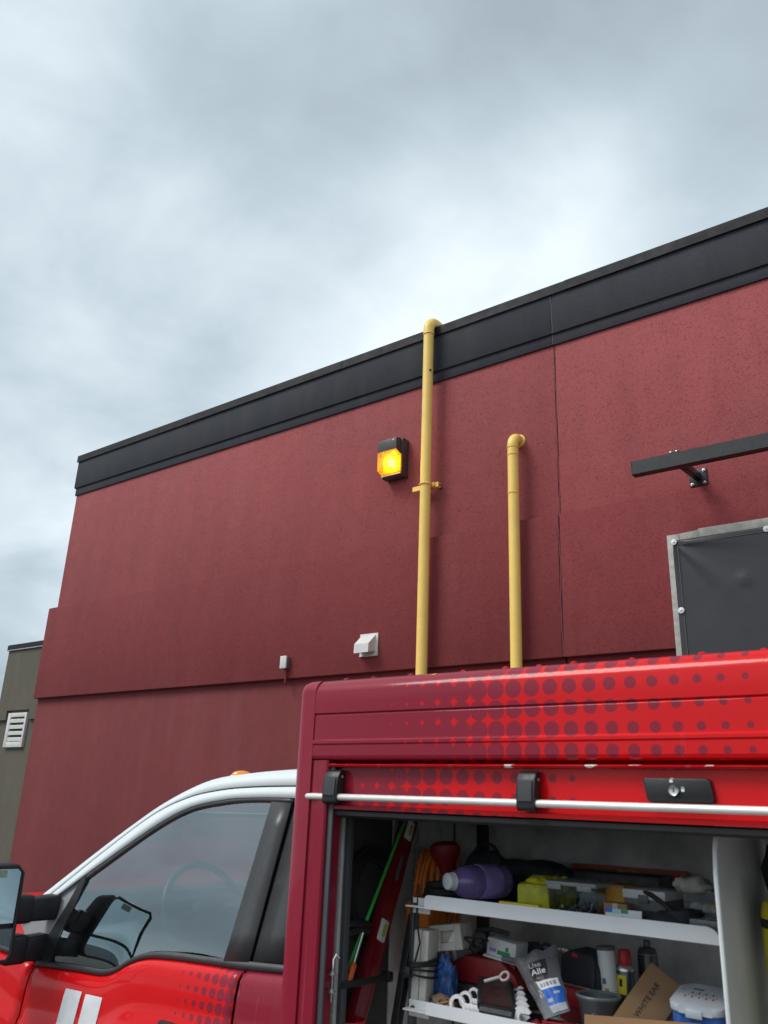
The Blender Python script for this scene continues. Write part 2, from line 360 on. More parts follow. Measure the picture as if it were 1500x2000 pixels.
# ------------------------------------------------------------------ red building
JX = -2.605                                            # control joint
bld = thing('red_building', 'dark red stuccoed flat-roofed building with a black parapet fascia', 'building', (-3.0, 9.0, 0))
def span(name, x0, x1, y0, y1, z0, z1, mat, bev=0.006):
    """one stuccoed course, split at the control joint into two panels"""
    a = box(name, (x0, y0, z0), (JX - 0.006, y1, z1), mat, bld, bev, 2)
    b = box(name, (JX + 0.006, y0, z0), (x1, y1, z1), mat, bld, bev, 2)
    return a, b
span('wall_panel', -9.41, 3.2, 5.600, 13.0, 4.02, 5.62, 'stucco_upper')
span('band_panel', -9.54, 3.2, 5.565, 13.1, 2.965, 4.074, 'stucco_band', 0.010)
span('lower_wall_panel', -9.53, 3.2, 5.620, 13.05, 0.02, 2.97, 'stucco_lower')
span('parapet_trim', -9.425, 3.2, 5.583, 13.2, 5.565, 5.70, 'stucco_black', 0.005)
span('parapet_fascia', -9.445, 3.2, 5.566, 13.3, 5.665, 6.05, 'stucco_black', 0.005)
# sealant bead standing in the joint, a hand's breadth behind nothing: just inside the stucco face
for nm, y, z0, z1, mt in (('joint_sealant', 5.6045, 4.08, 5.56, 'sealant'), ('joint_sealant', 5.5695, 2.97, 4.07, 'sealant'), ('joint_sealant', 5.570, 5.67, 6.05, 'sealant_grey'), ('joint_sealant', 5.586, 5.57, 5.66, 'sealant_grey')):
    pts = [(JX + 0.0035 * math.sin(z * 9) + 0.002 * math.sin(z * 31), y, z) for z in [z0 + (z1 - z0) * i / 24 for i in range(25)]]
    tube(nm, pts, 0.0050, mt, bld, 6)
    box('joint_back', (JX - 0.02, y + 0.012, z0), (JX + 0.02, y + 0.03, z1), mt, bld)
xs = [-9.46, -7.3, -4.9, -2.45, 0.1, 3.22]
for i, (a, b) in enumerate(zip(xs, xs[1:])):
    o = 0.003 * (i % 2)
    prism('coping_length', [(5.550 - o, 6.035), (5.553 - o, 6.125), (5.57 - o, 6.135 + o), (6.05, 6.115 + o), (6.05, 6.05), (5.562 - o, 6.05), (5.562 - o, 6.035)], 'yz', a + (0.0 if i == 0 else -0.02), b, 'coping_metal', bld)
box('roof_deck', (-9.3, 5.9, 5.6), (3.1, 12.8, 5.75), pm('roofing', (0.16, 0.16, 0.16), 0.9), bld)

# ------------------------------------------------------------------ olive building further left
ob = thing('olive_building', 'olive brown stuccoed building behind the left end of the red wall', 'building', (-12, 10.5, 0))
OX0, OX1 = -14.43, -9.7
pts = [(OX0, 3.055), (-14.13, 3.055), (-14.13, 3.215), (-13.42, 3.215), (-13.42, 3.055), (OX1, 3.055), (OX1, 4.30), (OX0, 4.30)]
prism('wall_panel', pts, 'xz', 7.80, 13.0, 'stucco_olive', ob)
box('lower_wall_panel', (OX0 + 0.03, 7.85, 0.02), (OX1, 13.0, 3.25), 'stucco_olive', ob)
prism('coping', [(7.775, 4.285), (7.775, 4.37), (7.80, 4.385), (13.0, 4.38), (13.0, 4.30), (7.795, 4.30), (7.795, 4.285)], 'yz', OX0 - 0.025, OX1, 'coping_metal', ob)
box('drip_edge', (OX0 - 0.03, 7.768, 4.272), (OX1, 7.80, 4.284), 'zinc', ob)

lv = thing('louvre_vent', 'white louvred wall vent set in the olive brown wall', 'vent', (-13.77, 7.83, 2.61))
x0, x1, z0, z1 = -14.06, -13.48, 2.60, 3.17
for nm, lo, hi in (('frame_side', (x0, 7.80, z0), (x0 + 0.09, 7.86, z1)), ('frame_side', (x1 - 0.05, 7.80, z0), (x1, 7.86, z1)),
                   ('frame_rail', (x0 + 0.09, 7.801, z0), (x1 - 0.05, 7.859, z0 + 0.09)), ('frame_rail', (x0 + 0.09, 7.801, z1 - 0.07), (x1 - 0.05, 7.859, z1))):
    box(nm, lo, hi, 'white_plastic', lv, 0.004)
for i in range(4):
    z = z0 + 0.10 + i * 0.102
    prism('slat', [(7.805, z), (7.803, z + 0.052), (7.815, z + 0.062), (7.83, z + 0.060), (7.815, z + 0.045), (7.812, z)], 'yz', x0 + 0.092, x1 - 0.052, 'white_plastic', lv)
box('backing', (x0 + 0.02, 7.861, z0 + 0.02), (x1 - 0.02, 7.87, z1 - 0.02), 'rubber', lv)

# ================================================================== THINGS ON THE RED WALL
# tall gas pipe over the parapet
PY = 5.478; px1 = -3.7907; R1 = 0.047
gp = thing('gas_pipe', 'tall yellow gas pipe climbing the red wall and bending over the roof edge', 'pipe', (px1, PY, 0))
zt = 6.035
tube('riser', [(px1, PY, 0.0), (px1, PY, 3.0), (px1, PY, zt - 0.02)], R1, 'pipe_yellow', gp, 20)
el = arc((px1, PY + 0.105, zt + 0.03), (0, -1, 0), (0, 0, 1), 0.105, 0, 90, 8)
tube('elbow', [(px1, PY, zt - 0.02)] + el + [(px1, PY + 0.17, zt + 0.135)], R1 + 0.004, 'pipe_yellow', gp, 20)
tube('roof_run', [(px1, PY + 0.16, zt + 0.135), (px1, 8.5, zt + 0.135)], R1, 'pipe_yellow', gp, 16)
lathe('weld_ring', [(R1 + 0.003, 0), (R1 + 0.0075, 0.004), (R1 + 0.0075, 0.010), (R1 + 0.003, 0.014)], (px1, PY, zt - 0.03), (0, 0, 1), 'pipe_yellow', gp, 20)
for z, a, w in ((5.80, 205, 0.022), (5.62, -28, 0.018), (2.99, 215, 0.014)):
    c = Vector((px1 + math.cos(math.radians(a)) * (R1 + 0.0005), PY + math.sin(math.radians(a)) * (R1 + 0.0005), z))
    lump('paint_scar', c, (w * 0.6, 0.002, w * 0.8), 'pipe_scar', gp, int(z * 7), 0.3, 2, 2, math.radians(a + 90))
sz = 4.5239
prism('strut_channel', [(5.517, sz - 0.021), (5.517, sz + 0.021), (5.558, sz + 0.021), (5.558, sz + 0.013), (5.527, sz + 0.013), (5.527, sz - 0.013), (5.558, sz - 0.013), (5.558, sz - 0.021)], 'yz', -3.9549, -3.6863, 'pipe_yellow', gp)
bm = bmesh.new(); b_tube(bm, [(px1 + math.cos(math.radians(a)) * (R1 + 0.003), PY + math.sin(math.radians(a)) * (R1 + 0.003), sz) for a in range(170, 371, 20)], 0.008, 6)
link('pipe_clamp', bm, 'pipe_yellow', gp)
for s in (-1, 1): box('clamp_ear', (px1 + s * 0.062 - 0.012, 5.497, sz - 0.018), (px1 + s * 0.062 + 0.012, 5.516, sz + 0.018), 'pipe_yellow', gp, 0.002)
tube('standoff_rod', [(px1 + 0.085, 5.555, sz - 0.01), (px1 + 0.085, 5.602, sz - 0.01)], 0.007, 'rubber', gp, 8)
tube('standoff_rod', [(px1 - 0.095, 5.555, sz - 0.01), (px1 - 0.095, 5.602, sz - 0.01)], 0.007, 'rubber', gp, 8)

# short gas pipe into the wall
px2 = -2.9431; PY2 = 5.485; z2 = 4.8191 - 0.045
gs = thing('gas_pipe', 'short yellow gas pipe that bends into the red wall at head height of the lamp', 'pipe', (px2, PY2, 0))
gs['label'] = 'shorter yellow gas pipe that elbows into the red wall below the parapet'
tube('riser', [(px2, PY2, 0), (px2, PY2, 2.5), (px2, PY2, z2 - 0.08)], 0.044, 'pipe_yellow', gs, 20)
tube('elbow', [(px2, PY2, z2 - 0.085)] + arc((px2, PY2 + 0.08, z2 - 0.08), (0, -1, 0), (0, 0, 1), 0.08, 0, 90, 8) + [(px2, 5.66, z2)], 0.0455, 'pipe_yellow', gs, 20)
for zz in (z2 - 0.105, z2 - 0.17, 4.2721):
    lathe('weld_ring', [(0.0445, 0), (0.0485, 0.003), (0.0485, 0.011), (0.0445, 0.014)], (px2, PY2, zz), (0, 0, 1), 'pipe_yellow', gs, 20)
lathe('wall_flange', [(0.049, 0), (0.056, 0.002), (0.057, 0.010), (0.057, 0.014)], (px2, 5.586, z2), (0, 1, 0), 'pipe_yellow', gs, 24)

# lit wall lamp
wl = thing('wall_lamp', 'lit amber wall-pack lamp in a dark bronze housing left of the tall pipe', 'lamp', (-4.18, 5.6, 4.70))
lx0, lx1 = -4.285, -4.078
prism('back_box', [(5.500, 4.70), (5.500, 5.04), (5.515, 5.055), (5.598, 5.055), (5.598, 4.685), (5.515, 4.685)], 'yz', lx0 - 0.004, lx1 + 0.012, 'bronze', wl, 0.006)
prism('hood', [(5.420, 4.917), (5.420, 5.022), (5.426, 5.030), (5.497, 5.046), (5.497, 4.890), (5.480, 4.890)], 'yz', lx0, lx1, 'bronze', wl, 0.003)
lathe('screw', [(0.006, 0), (0.006, 0.003), (0.003, 0.004)], (lx1 - 0.035, 5.4195, 5.005), (0, -1, 0), 'zinc', wl, 10)
m, t, b, o = nodes_of('amber_lens'); t.nodes.remove(b)
tr = t.nodes.new('ShaderNodeBsdfTransparent'); tr.inputs[0].default_value = (1.0, 0.56, 0.02, 1)
tl = t.nodes.new('ShaderNodeBsdfTranslucent'); tl.inputs[0].default_value = (1.0, 0.40, 0.01, 1)
df = t.nodes.new('ShaderNodeBsdfDiffuse'); df.inputs[0].default_value = (0.85, 0.40, 0.02, 1)
gl = t.nodes.new('ShaderNodeBsdfGlossy'); gl.inputs['Roughness'].default_value = 0.08
rib = t.nodes.new('ShaderNodeTexWave'); rib.inputs['Scale'].default_value = 30; rib.inputs['Distortion'].default_value = 0.4; rib.bands_direction = 'X'
t.links.new(objco(t), rib.inputs[0])
bp = t.nodes.new('ShaderNodeBump'); bp.inputs['Strength'].default_value = 0.5; bp.inputs['Distance'].default_value = 0.004; t.links.new(rib.outputs['Fac'], bp.inputs['Height'])
for s_ in (tl, df, gl): t.links.new(bp.outputs[0], s_.inputs['Normal'])
m1 = t.nodes.new('ShaderNodeMixShader'); m1.inputs[0].default_value = 0.45; t.links.new(tl.outputs[0], m1.inputs[1]); t.links.new(df.outputs[0], m1.inputs[2])
m2 = t.nodes.new('ShaderNodeMixShader'); m2.inputs[0].default_value = 0.30; t.links.new(tr.outputs[0], m2.inputs[1]); t.links.new(m1.outputs[0], m2.inputs[2])
m3 = t.nodes.new('ShaderNodeMixShader'); m3.inputs[0].default_value = 0.06; t.links.new(m2.outputs[0], m3.inputs[1]); t.links.new(gl.outputs[0], m3.inputs[2])
em = t.nodes.new('ShaderNodeEmission'); em.inputs[0].default_value = (1.0, 0.45, 0.01, 1); em.inputs[1].default_value = 0.10
ad = t.nodes.new('ShaderNodeAddShader'); t.links.new(m3.outputs[0], ad.inputs[0]); t.links.new(em.outputs[0], ad.inputs[1])
t.links.new(ad.outputs[0], o.inputs[0]); MATS['amber_lens'] = m
bm = bmesh.new(); prof = [(5.421, 4.916), (5.424, 4.742), (5.498, 4.712), (5.498, 4.889), (5.482, 4.889)]
A = [bm.verts.new((lx0 + 0.001, y, z)) for y, z in prof]; B = [bm.verts.new((lx1 - 0.001, y, z)) for y, z in prof]
bm.faces.new(A); bm.faces.new(B[::-1])
for i in (0, 1): bm.faces.new((A[i], B[i], B[i + 1], A[i + 1]))
lens = link('lens', bm, 'amber_lens', wl, 20)
pm('reflector', (0.82, 0.80, 0.74), 0.25, 0.6)
prism('reflector', [(-4.279, 5.4988), (-4.25, 5.490), (-4.18, 5.496), (-4.11, 5.490), (-4.084, 5.4988)], 'xy', 4.725, 4.885, 'reflector', wl)
emit_mat('bulb_glow', (1.0, 0.86, 0.45), 40)
lathe('bulb', [(0.010, -0.045), (0.016, -0.03), (0.027, -0.005), (0.029, 0.012), (0.022, 0.030), (0.008, 0.040)], (-4.165, 5.462, 4.815), (0, 0, -1), 'bulb_glow', wl, 16)
prism('lens_rim', [(5.490, 4.700), (5.490, 4.712), (5.502, 4.712), (5.502, 4.700)], 'yz', lx0 - 0.003, lx1 + 0.004, 'zinc', wl)

# dryer vent hood
vx0, vx1 = -4.4784, -4.3234; vz = 3.1100
vh = thing('vent_hood', 'white hooded exhaust vent on the red band left of the tall pipe', 'vent', ((vx0 + vx1) / 2, 5.56, vz))
prism('hood', [(5.56, vz + 0.165), (5.545, vz + 0.165), (5.455, vz + 0.082), (5.452, vz + 0.005), (5.458, vz + 0.005), (5.463, vz + 0.075), (5.55, vz + 0.15), (5.56, vz + 0.15)], 'yz', vx0, vx1, 'white_plastic', vh)
for x in (vx0, vx1 - 0.004): prism('hood_cheek', [(5.56, vz + 0.160), (5.548, vz + 0.160), (5.46, vz + 0.078), (5.457, vz + 0.008), (5.56, vz + 0.030)], 'yz', x + (0.0005 if x == vx0 else -0.0005), x + 0.0035, 'white_plastic', vh)
box('wall_plate', (vx0 - 0.018, 5.552, vz - 0.012), (vx1 + 0.022, 5.5645, vz + 0.185), 'white_plastic', vh, 0.003)
tube('drip_lip', [(vx0 - 0.012, 5.548, vz - 0.008), (vx1 + 0.016, 5.548, vz - 0.008)], 0.006, 'white_plastic', vh, 8)
box('damper_flap', (vx0 + 0.01, 5.50, vz + 0.012), (vx1 - 0.01, 5.504, vz + 0.07), 'grey_plastic', vh)

# small junction box with a conduit stub
jx0, jx1 = -5.3932, -5.3227; jz0, jz1 = 3.0545, 3.1633
jb = thing('junction_box', 'small white junction box with a conduit stub on the red band', 'junction box', ((jx0 + jx1) / 2, 5.56, jz0))
box('box_body', (jx0, 5.524, jz0), (jx1, 5.5645, jz1), 'grey_plastic', jb, 0.003)
box('box_cover', (jx0 - 0.003, 5.508, jz0 - 0.003), (jx1 + 0.003, 5.523, jz1 + 0.003), 'white_plastic', jb, 0.004)
for zz in (jz0 + 0.015, jz1 - 0.015): lathe('screw', [(0.004, 0), (0.004, 0.002), (0.002, 0.003)], ((jx0 + jx1) / 2, 5.5075, zz), (0, -1, 0), 'zinc', jb, 8)
tube('conduit_stub', [((jx0 + jx1) / 2 + 0.015, 5.545, jz0), ((jx0 + jx1) / 2 + 0.015, 5.545, jz0 - 0.135)], 0.011, 'stucco_lower', jb, 10)

# black sign-light bar on stand-off arms
lbz0, lbz1 = 4.0963, 4.1915; bx0 = -1.8611
sb = thing('light_bar', 'long black metal light bar on a stand-off arm above the framed sheet', 'light bar', (-1.5, 5.6, 4.1))
prism('bar_channel', [(5.165, lbz0), (5.165, lbz1), (5.235, lbz1), (5.235, lbz1 - 0.006), (5.172, lbz1 - 0.006), (5.172, lbz0 + 0.018), (5.235, lbz0 + 0.018), (5.235, lbz0)], 'yz', bx0, 0.9, 'black_powder', sb)
box('end_cap', (bx0 - 0.004, 5.163, lbz0 - 0.001), (bx0 + 0.001, 5.236, lbz1 + 0.001), 'black_powder', sb)
for ax in (-1.545, 0.55):
    prism('stand_off_arm', [(5.20, lbz0 + 0.004), (5.20, lbz0 + 0.050), (5.60, 4.185), (5.60, 4.135)], 'yz', ax - 0.022, ax + 0.022, 'black_powder', sb, 0.003)
    box('base_plate', (ax - 0.06, 5.588, 4.092), (ax + 0.06, 5.598, 4.215), 'black_powder', sb, 0.002)
    for sx, zz in ((-0.043, 4.107), (0.043, 4.20), (0.043, 4.107), (-0.043, 4.20)):
        lathe('bolt', [(0.012, 0), (0.012, 0.004), (0.007, 0.004), (0.007, 0.011), (0.004, 0.012)], (ax + sx, 5.588, zz), (0, -1, 0), 'zinc', sb, 10)
    box('clamp_tab', (ax - 0.055, 5.175, lbz1), (ax + 0.0, 5.225, lbz1 + 0.018), 'black_powder', sb, 0.002)
    for sx in (-0.048, -0.008): lathe('tab_screw', [(0.006, 0), (0.006, 0.004), (0.002, 0.005)], (ax + sx, 5.174, lbz1 + 0.010), (0, -1, 0), 'zinc', sb, 8)

# framed black sheet
sx0 = -1.7801; sx1 = 0.45; szt = 3.7507; szb = 1.2
fs = thing('framed_sheet', 'black vinyl sheet screwed over a pale weathered metal frame on the red wall', 'sign panel', ((sx0 + sx1) / 2, 5.56, szb))
fw = 0.085
prism('frame_stile', [(sx0, szt - 0.004), (sx0 + fw, szt - 0.004), (sx0 + fw + 0.004, szb), (sx0 + 0.004, szb)], 'xz', 5.535, 5.563, 'galv', fs, 0.002)
prism('frame_stile', [(sx1 - fw, szt), (sx1, szt), (sx1, szb), (sx1 - fw, szb)], 'xz', 5.535, 5.563, 'galv', fs, 0.002)
xm = -1.5645
prism('frame_rail', [(sx0 + fw + 0.001, szt - fw), (xm, szt - fw), (xm, szt + 0.004), (sx0 + fw + 0.001, szt - 0.003)], 'xz', 5.536, 5.562, 'galv', fs, 0.002)
prism('frame_rail', [(xm + 0.001, szt - fw), (sx1 - fw, szt - fw), (sx1 - fw, szt + 0.010), (xm + 0.001, szt + 0.012)], 'xz', 5.533, 5.562, 'galv', fs, 0.002)
hx0, hz1 = -1.7325, 3.6868
WASH = [(-1.7274, 3.6846), (-1.7144, 3.2046), (-1.1277, 3.6798)]
WASH += [(WASH[1][0], WASH[1][1] - 0.5), (WASH[1][0], WASH[1][1] - 1.0), (WASH[2][0] + 0.6, WASH[2][1]), (WASH[2][0] + 1.15, WASH[2][1])]
def sheet(u, v):
    x = hx0 - 0.005 + (sx1 - 0.04 - hx0) * u ** 1.5; z = hz1 + 0.012 - (hz1 - szb - 0.03) * v ** 1.3
    dx, dz = x - hx0, hz1 - z; r = math.hypot(dx, dz); a = math.atan2(dz, dx)
    w = math.exp(-r * 4.2) * min(1, r * 12) * (math.sin(a * 9.0 + 0.5) + 0.5 * math.sin(a * 17))
    sag = -0.004 * mnoise.noise(Vector((x * 2.2, z * 2.2, 3)))
    return (x, 5.523 - 0.010 * w + sag - 0.012 * math.exp(-((x + 1.30) ** 2 + (z - 3.37) ** 2) * 900), z)
grid('vinyl_sheet', sheet, 60, 60, 'tarp', fs, 0.002)
tube('hem_seam', [(hx0 + 0.028 + 0.02 * i / 12, 5.5165, hz1 - 0.02 - (hz1 - szb - 0.06) * i / 12) for i in range(13)], 0.0022, 'grey_plastic', fs, 6)
tube('hem_seam', [(hx0 + 0.03 + (sx1 - 0.1 - hx0) * i / 12, 5.5165, hz1 - 0.022) for i in range(13)], 0.0022, 'grey_plastic', fs, 6)
for (x, z) in WASH:
    w_ = lathe('washer', [(0.021, 0), (0.021, 0.003), (0.017, 0.005), (0.006, 0.005)], (x, 5.513, z), (0, -1, 0), 'cap_white', fs, 18)
    lathe('screw_head', [(0.006, 0), (0.006, 0.003), (0.003, 0.004)], (x, 5.5075, z), (0, -1, 0), 'zinc', w_, 8)

# ================================================================== SERVICE TRUCK
tk = thing('service_truck', 'red and maroon service truck with white cab roof and open side locker', 'truck', (-1.6, 2.83, 0))
YM = 2.83                                              # centre line of the truck
def Yc(z): return 1.83 + max(0.0, z - 1.42) * 0.27     # the glasshouse leans inwards
def side(pts2, off=0.0, s=1):
    o = []
    for x, z in pts2:
        y = Yc(z) + off; o.append(Vector((x, y if s == 1 else 2 * YM - y, z)))
    return o
def strip(name, A, B, mat, thick=0.004, n=28, smooth=True, par=None):
    A = (smooth_curve if smooth else resample)(A, n); B = (smooth_curve if smooth else resample)(B, n)
    bm = bmesh.new(); va = [bm.verts.new(p) for p in A]; vb = [bm.verts.new(p) for p in B]
    for i in range(n): bm.faces.new((va[i], va[i + 1], vb[i + 1], vb[i]))
    o = link(name, bm, mat, par or tk, 60)
    if thick: s = o.modifiers.new('thickness', 'SOLIDIFY'); s.thickness = thick; s.offset = 0
    return o
ROOF = [(-1.60, 1.996), (-1.86, 1.993), (-2.078, 1.979), (-2.239, 1.954), (-2.415, 1.884), (-2.563, 1.798), (-2.71, 1.702), (-2.923, 1.556), (-3.05, 1.468)]
SEAM = [(-1.60, 1.950), (-1.844, 1.947), (-2.03, 1.940), (-2.153, 1.929), (-2.293, 1.903), (-2.449, 1.842), (-2.656, 1.708), (-2.86, 1.562), (-2.99, 1.468)]
FRAM = [(-1.60, 1.911), (-1.88, 1.912), (-2.02, 1.908), (-2.112, 1.901), (-2.272, 1.872), (-2.425, 1.805), (-2.633, 1.681), (-2.715, 1.630), (-2.80, 1.575)]
GLAS = [(-1.899, 1.898), (-2.00, 1.896), (-2.112, 1.886), (-2.272, 1.857), (-2.421, 1.790), (-2.62, 1.668), (-2.695, 1.620)]
def shift(P_, dx, dz): return [(x + dx, z + dz) for x, z in P_]
for s in (1, -1):
    strip('roof_rail', side(ROOF, 0.012, s), side(shift(SEAM, 0, 0.002), 0.0, s), 'paint_white', 0.004, 36)
    strip('door_seam', side(shift(SEAM, 0, 0.006), 0.010, s), side(shift(SEAM, 0, -0.008), 0.010, s), 'rubber', 0.002, 36)
    strip('door_window_frame', side(shift(SEAM, 0, -0.003), 0.0, s), side(FRAM, 0.0, s), 'paint_white', 0.004, 36)
    strip('window_seal', side([(-1.82, 1.909)] + FRAM[1:8], 0.003, s), side([(-1.82, 1.897)] + GLAS, 0.006, s), 'satin_black', 0.006, 36)
# belt line with the drop in front
BELT = [(-1.66, 1.468), (-1.84, 1.456), (-2.00, 1.450), (-2.15, 1.444), (-2.26, 1.434), (-2.335, 1.412), (-2.40, 1.380), (-2.47, 1.362), (-2.60, 1.356), (-2.83, 1.343)]
GBOT = [(-1.66, 1.490), (-1.84, 1.480), (-2.00, 1.472), (-2.15, 1.466), (-2.25, 1.455), (-2.325, 1.432), (-2.39, 1.399), (-2.46, 1.381), (-2.60, 1.375), (-2.83, 1.360)]
belt = smooth_curve([(x, 0, z) for x, z in BELT], 60)
def zb(x):
    for a, b in zip(belt, belt[1:]):
        if b.x <= x <= a.x: return a.z + (b.z - a.z) * ((x - a.x) / (b.x - a.x) if b.x != a.x else 0)
    if x > belt[0].x: return belt[0].z
    # wing and bonnet edge ahead of the door
    return 1.343 + 0.045 * min(1, max(0, (-2.83 - x) / 0.20)) - 0.030 * max(0, (-3.05 - x))
def skin_y(d):
    K = [(0, 1.842), (0.006, 1.826), (0.02, 1.816), (0.06, 1.808), (0.145, 1.800), (0.155, 1.793), (0.30, 1.790), (0.6, 1.797), (0.95, 1.84)]
    for (a, ya), (b, yb) in zip(K, K[1:]):
        if d <= b: return ya + (yb - ya) * (d - a) / (b - a)
    return K[-1][1]
DS = [0, 0.003, 0.006, 0.012, 0.02, 0.035, 0.06, 0.10, 0.145, 0.155, 0.20, 0.30, 0.45, 0.6, 0.78, 0.9]
def skin(name, xa, xb, mat, s=1, nx=40, lean=0.0):
    def f(u, v):
        d = DS[round(v * (len(DS) - 1))]
        x = xa + (xb - xa) * u; x += lean * d; z = zb(x) - d; y = skin_y(d)
        return (x, y if s == 1 else 2 * YM - y, z)
    return grid(name, f, nx, len(DS) - 1, mat, tk, 0.003, 50)
for s in (1, -1):
    dr = skin('door', -1.842, -2.826, 'paint_door', s)
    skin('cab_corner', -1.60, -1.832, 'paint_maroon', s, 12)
    skin('front_wing', -2.834, -4.75, 'paint_red', s, 40)
    strip('belt_moulding', side(GBOT, 0.002, s), side(shift(BELT, 0, 0.001), 0.006, s), 'satin_black', 0.010, 60)
    # B pillar applique, door gap and rear quarter glass
    strip('pillar_cover', side([(-1.822, 1.897), (-1.834, 1.478)], 0.0, s), side([(-1.905, 1.899), (-1.932, 1.470)], 0.0, s), 'satin_black', 0.006, 6, False)
    strip('door_gap', side([(-1.775, 1.93), (-1.79, 1.458)], 0.014, s), side([(-1.86, 1.93), (-1.88, 1.458)], 0.014, s), 'rubber', 0.002, 6, False)
    strip('rear_quarter_pane', side([(-1.66, 1.90), (-1.70, 1.489)], 0.006, s), side([(-1.809, 1.897), (-1.826, 1.482)], 0.006, s), 'satin_black', 0.004, 6, False)
    box('door_gap', (-1.842, 1.83 if s == 1 else 2 * YM - 1.86, 0.62), (-1.832, 1.86 if s == 1 else 2 * YM - 1.83, 1.452), 'rubber', tk)
    # side glass, following the window outline
    top = smooth_curve([(x, 0, z) for x, z in GLAS], 40); bot = smooth_curve([(x, 0, z + 0.004) for x, z in [(-1.926, 1.470), (-2.05, 1.470), (-2.15, 1.463), (-2.25, 1.452), (-2.325, 1.429), (-2.39, 1.397), (-2.46, 1.379), (-2.60, 1.373), (-2.748, 1.366)]], 40)
    bm = bmesh.new()
    rows = [[bm.verts.new(side([((a.x * (1 - k / 6) + b.x * k / 6), a.z * (1 - k / 6) + b.z * k / 6)], 0.008 - 0.008 * math.sin(math.pi * k / 6), s)[0]) for k in range(7)] for a, b in zip(top, bot)]
    for a, b in zip(rows, rows[1:]):
        for k in range(6): bm.faces.new((a[k], b[k], b[k + 1], a[k + 1]))
    link('side_window', bm, 'cab_glass', tk, 60)
    # inner door trim
    inn = [(x, z - 0.004) for x, z in BELT] + [(-2.83, 0.78), (-1.66, 0.78)]
    ya, yb_ = (1.872, 1.90) if s == 1 else (2 * YM - 1.90, 2 * YM - 1.872)
    prism('door_trim', inn, 'xz', ya, yb_, 'dash', tk)
    # mirror sail and lower A pillar
    pil = [(-2.712, 1.633), (-2.742, 1.545), (-2.79, 1.43), (-2.826, 1.347), (-2.90, 1.385), (-3.02, 1.475), (-2.86, 1.572)]
    bm = bmesh.new(); A = [bm.verts.new(p) for p in side(pil, 0.012, s)]; bm.faces.new(A); link('lower_pillar', bm, 'grey_plastic' if s == -1 else pm('pale_grey', (0.30, 0.30, 0.32), 0.45), tk)
    sail = [(-2.695, 1.622), (-2.698, 1.56), (-2.725, 1.455), (-2.750, 1.362), (-2.832, 1.345), (-2.795, 1.43), (-2.745, 1.545), (-2.716, 1.634)]
    bm = bmesh.new(); A = [bm.verts.new(p) for p in side(sail, -0.002, s)]; B_ = [bm.verts.new(p) for p in side(sail, 0.022, s)]
    bm.faces.new(A); bm.faces.new(B_[::-1])
    for i in range(len(A)): bm.faces.new((A[i], B_[i], B_[(i + 1) % len(A)], A[(i + 1) % len(A)]))
    link('mirror_sail', bm, 'black_plastic', tk)

# roof skin, windscreen and headliner between the two rails
RL = smooth_curve([(x, 0, z) for x, z in ROOF], 44); k0 = next(i for i, p in enumerate(RL) if p.x < -2.235)
TS = [0, 0.012, 0.03, 0.06, 0.11, 0.2, 0.32, 0.44, 0.56, 0.68, 0.8, 0.89, 0.94, 0.97, 0.988, 1]
def across(i, t_, dz=0.0, bow=1.0):
    p = RL[i]; y0 = Yc(p.z) + 0.012; y1 = 2 * YM - y0; k = 1 - (2 * t_ - 1) ** 2
    k2 = 1 - abs(2 * t_ - 1) ** 6
    return (p.x - 0.13 * bow * k * max(0, min(1, (i - k0 + 4) / 20)), y0 + (y1 - y0) * t_, p.z + 0.030 * k * (1 - 0.6 * max(0, min(1, (i - k0) / 20))) + 0.010 * k2 + dz)
def loft(name, i0, i1, t0, t1, mat, dz=0.0, thick=0.003):
    bm = bmesh.new(); tt = [t_ for t_ in TS if t0 <= t_ <= t1]
    V = [[bm.verts.new(across(i, t_, dz)) for t_ in tt] for i in range(i0, i1 + 1)]
    for a, b in zip(V, V[1:]):
        for k in range(len(tt) - 1): bm.faces.new((a[k], b[k], b[k + 1], a[k + 1]))
    o = link(name, bm, mat, tk, 60)
    if thick: m_ = o.modifiers.new('thickness', 'SOLIDIFY'); m_.thickness = thick; m_.offset = 0
    return o
loft('roof', 0, k0, 0, 1, 'paint_white'); loft('windscreen', k0, 44, 0.03, 0.97, 'screen_glass', 0, 0)
loft('windscreen_pillar', k0, 44, 0, 0.03, 'paint_white'); loft('windscreen_pillar', k0, 44, 0.97, 1, 'paint_white')
loft('headliner', 0, k0 + 1, 0.012, 0.988, 'headliner', -0.035, 0.004)
# bonnet
def hood(u, v):
    x = -3.03 - 1.75 * u; y = 1.842 + (2 * YM - 2 * 1.842) * v; k = 1 - abs(2 * v - 1) ** 4
    return (x, y, zb(x) + 0.040 * k * (1 - 0.4 * u) - 0.03 * max(0, u - 0.93) * 20)
grid('bonnet', hood, 24, 30, 'paint_red', tk, 0.004)
box('grille_panel', (-4.80, 1.85, 0.55), (-4.70, 3.81, 1.30), 'black_plastic', tk, 0.02)
# roof marker lamps
pm('marker_amber', (0.85, 0.30, 0.02), 0.18, 0, 0.1, 40, 0, 0, 0.6)
for i_, (mx, my) in enumerate(((-2.175, 2.085), (-2.20, 2.42), (-2.21, 2.83), (-2.20, 3.24), (-2.175, 3.575))):
    mz = (1.975, 1.994, 2.001, 1.994, 1.975)[i_]
    ml = lathe('marker_lamp', [(0.027, 0), (0.026, 0.006), (0.021, 0.014), (0.012, 0.019), (0.003, 0.021)], (mx, my, mz), (0.12, 0, 1), 'marker_amber', tk, 20, 1.5, 0.75)
    lathe('marker_base', [(0.029, -0.012), (0.029, 0.0005), (0.027, 0.002)], (mx, my, mz), (0.12, 0, 1), 'paint_white', ml, 20, 1.5, 0.75)
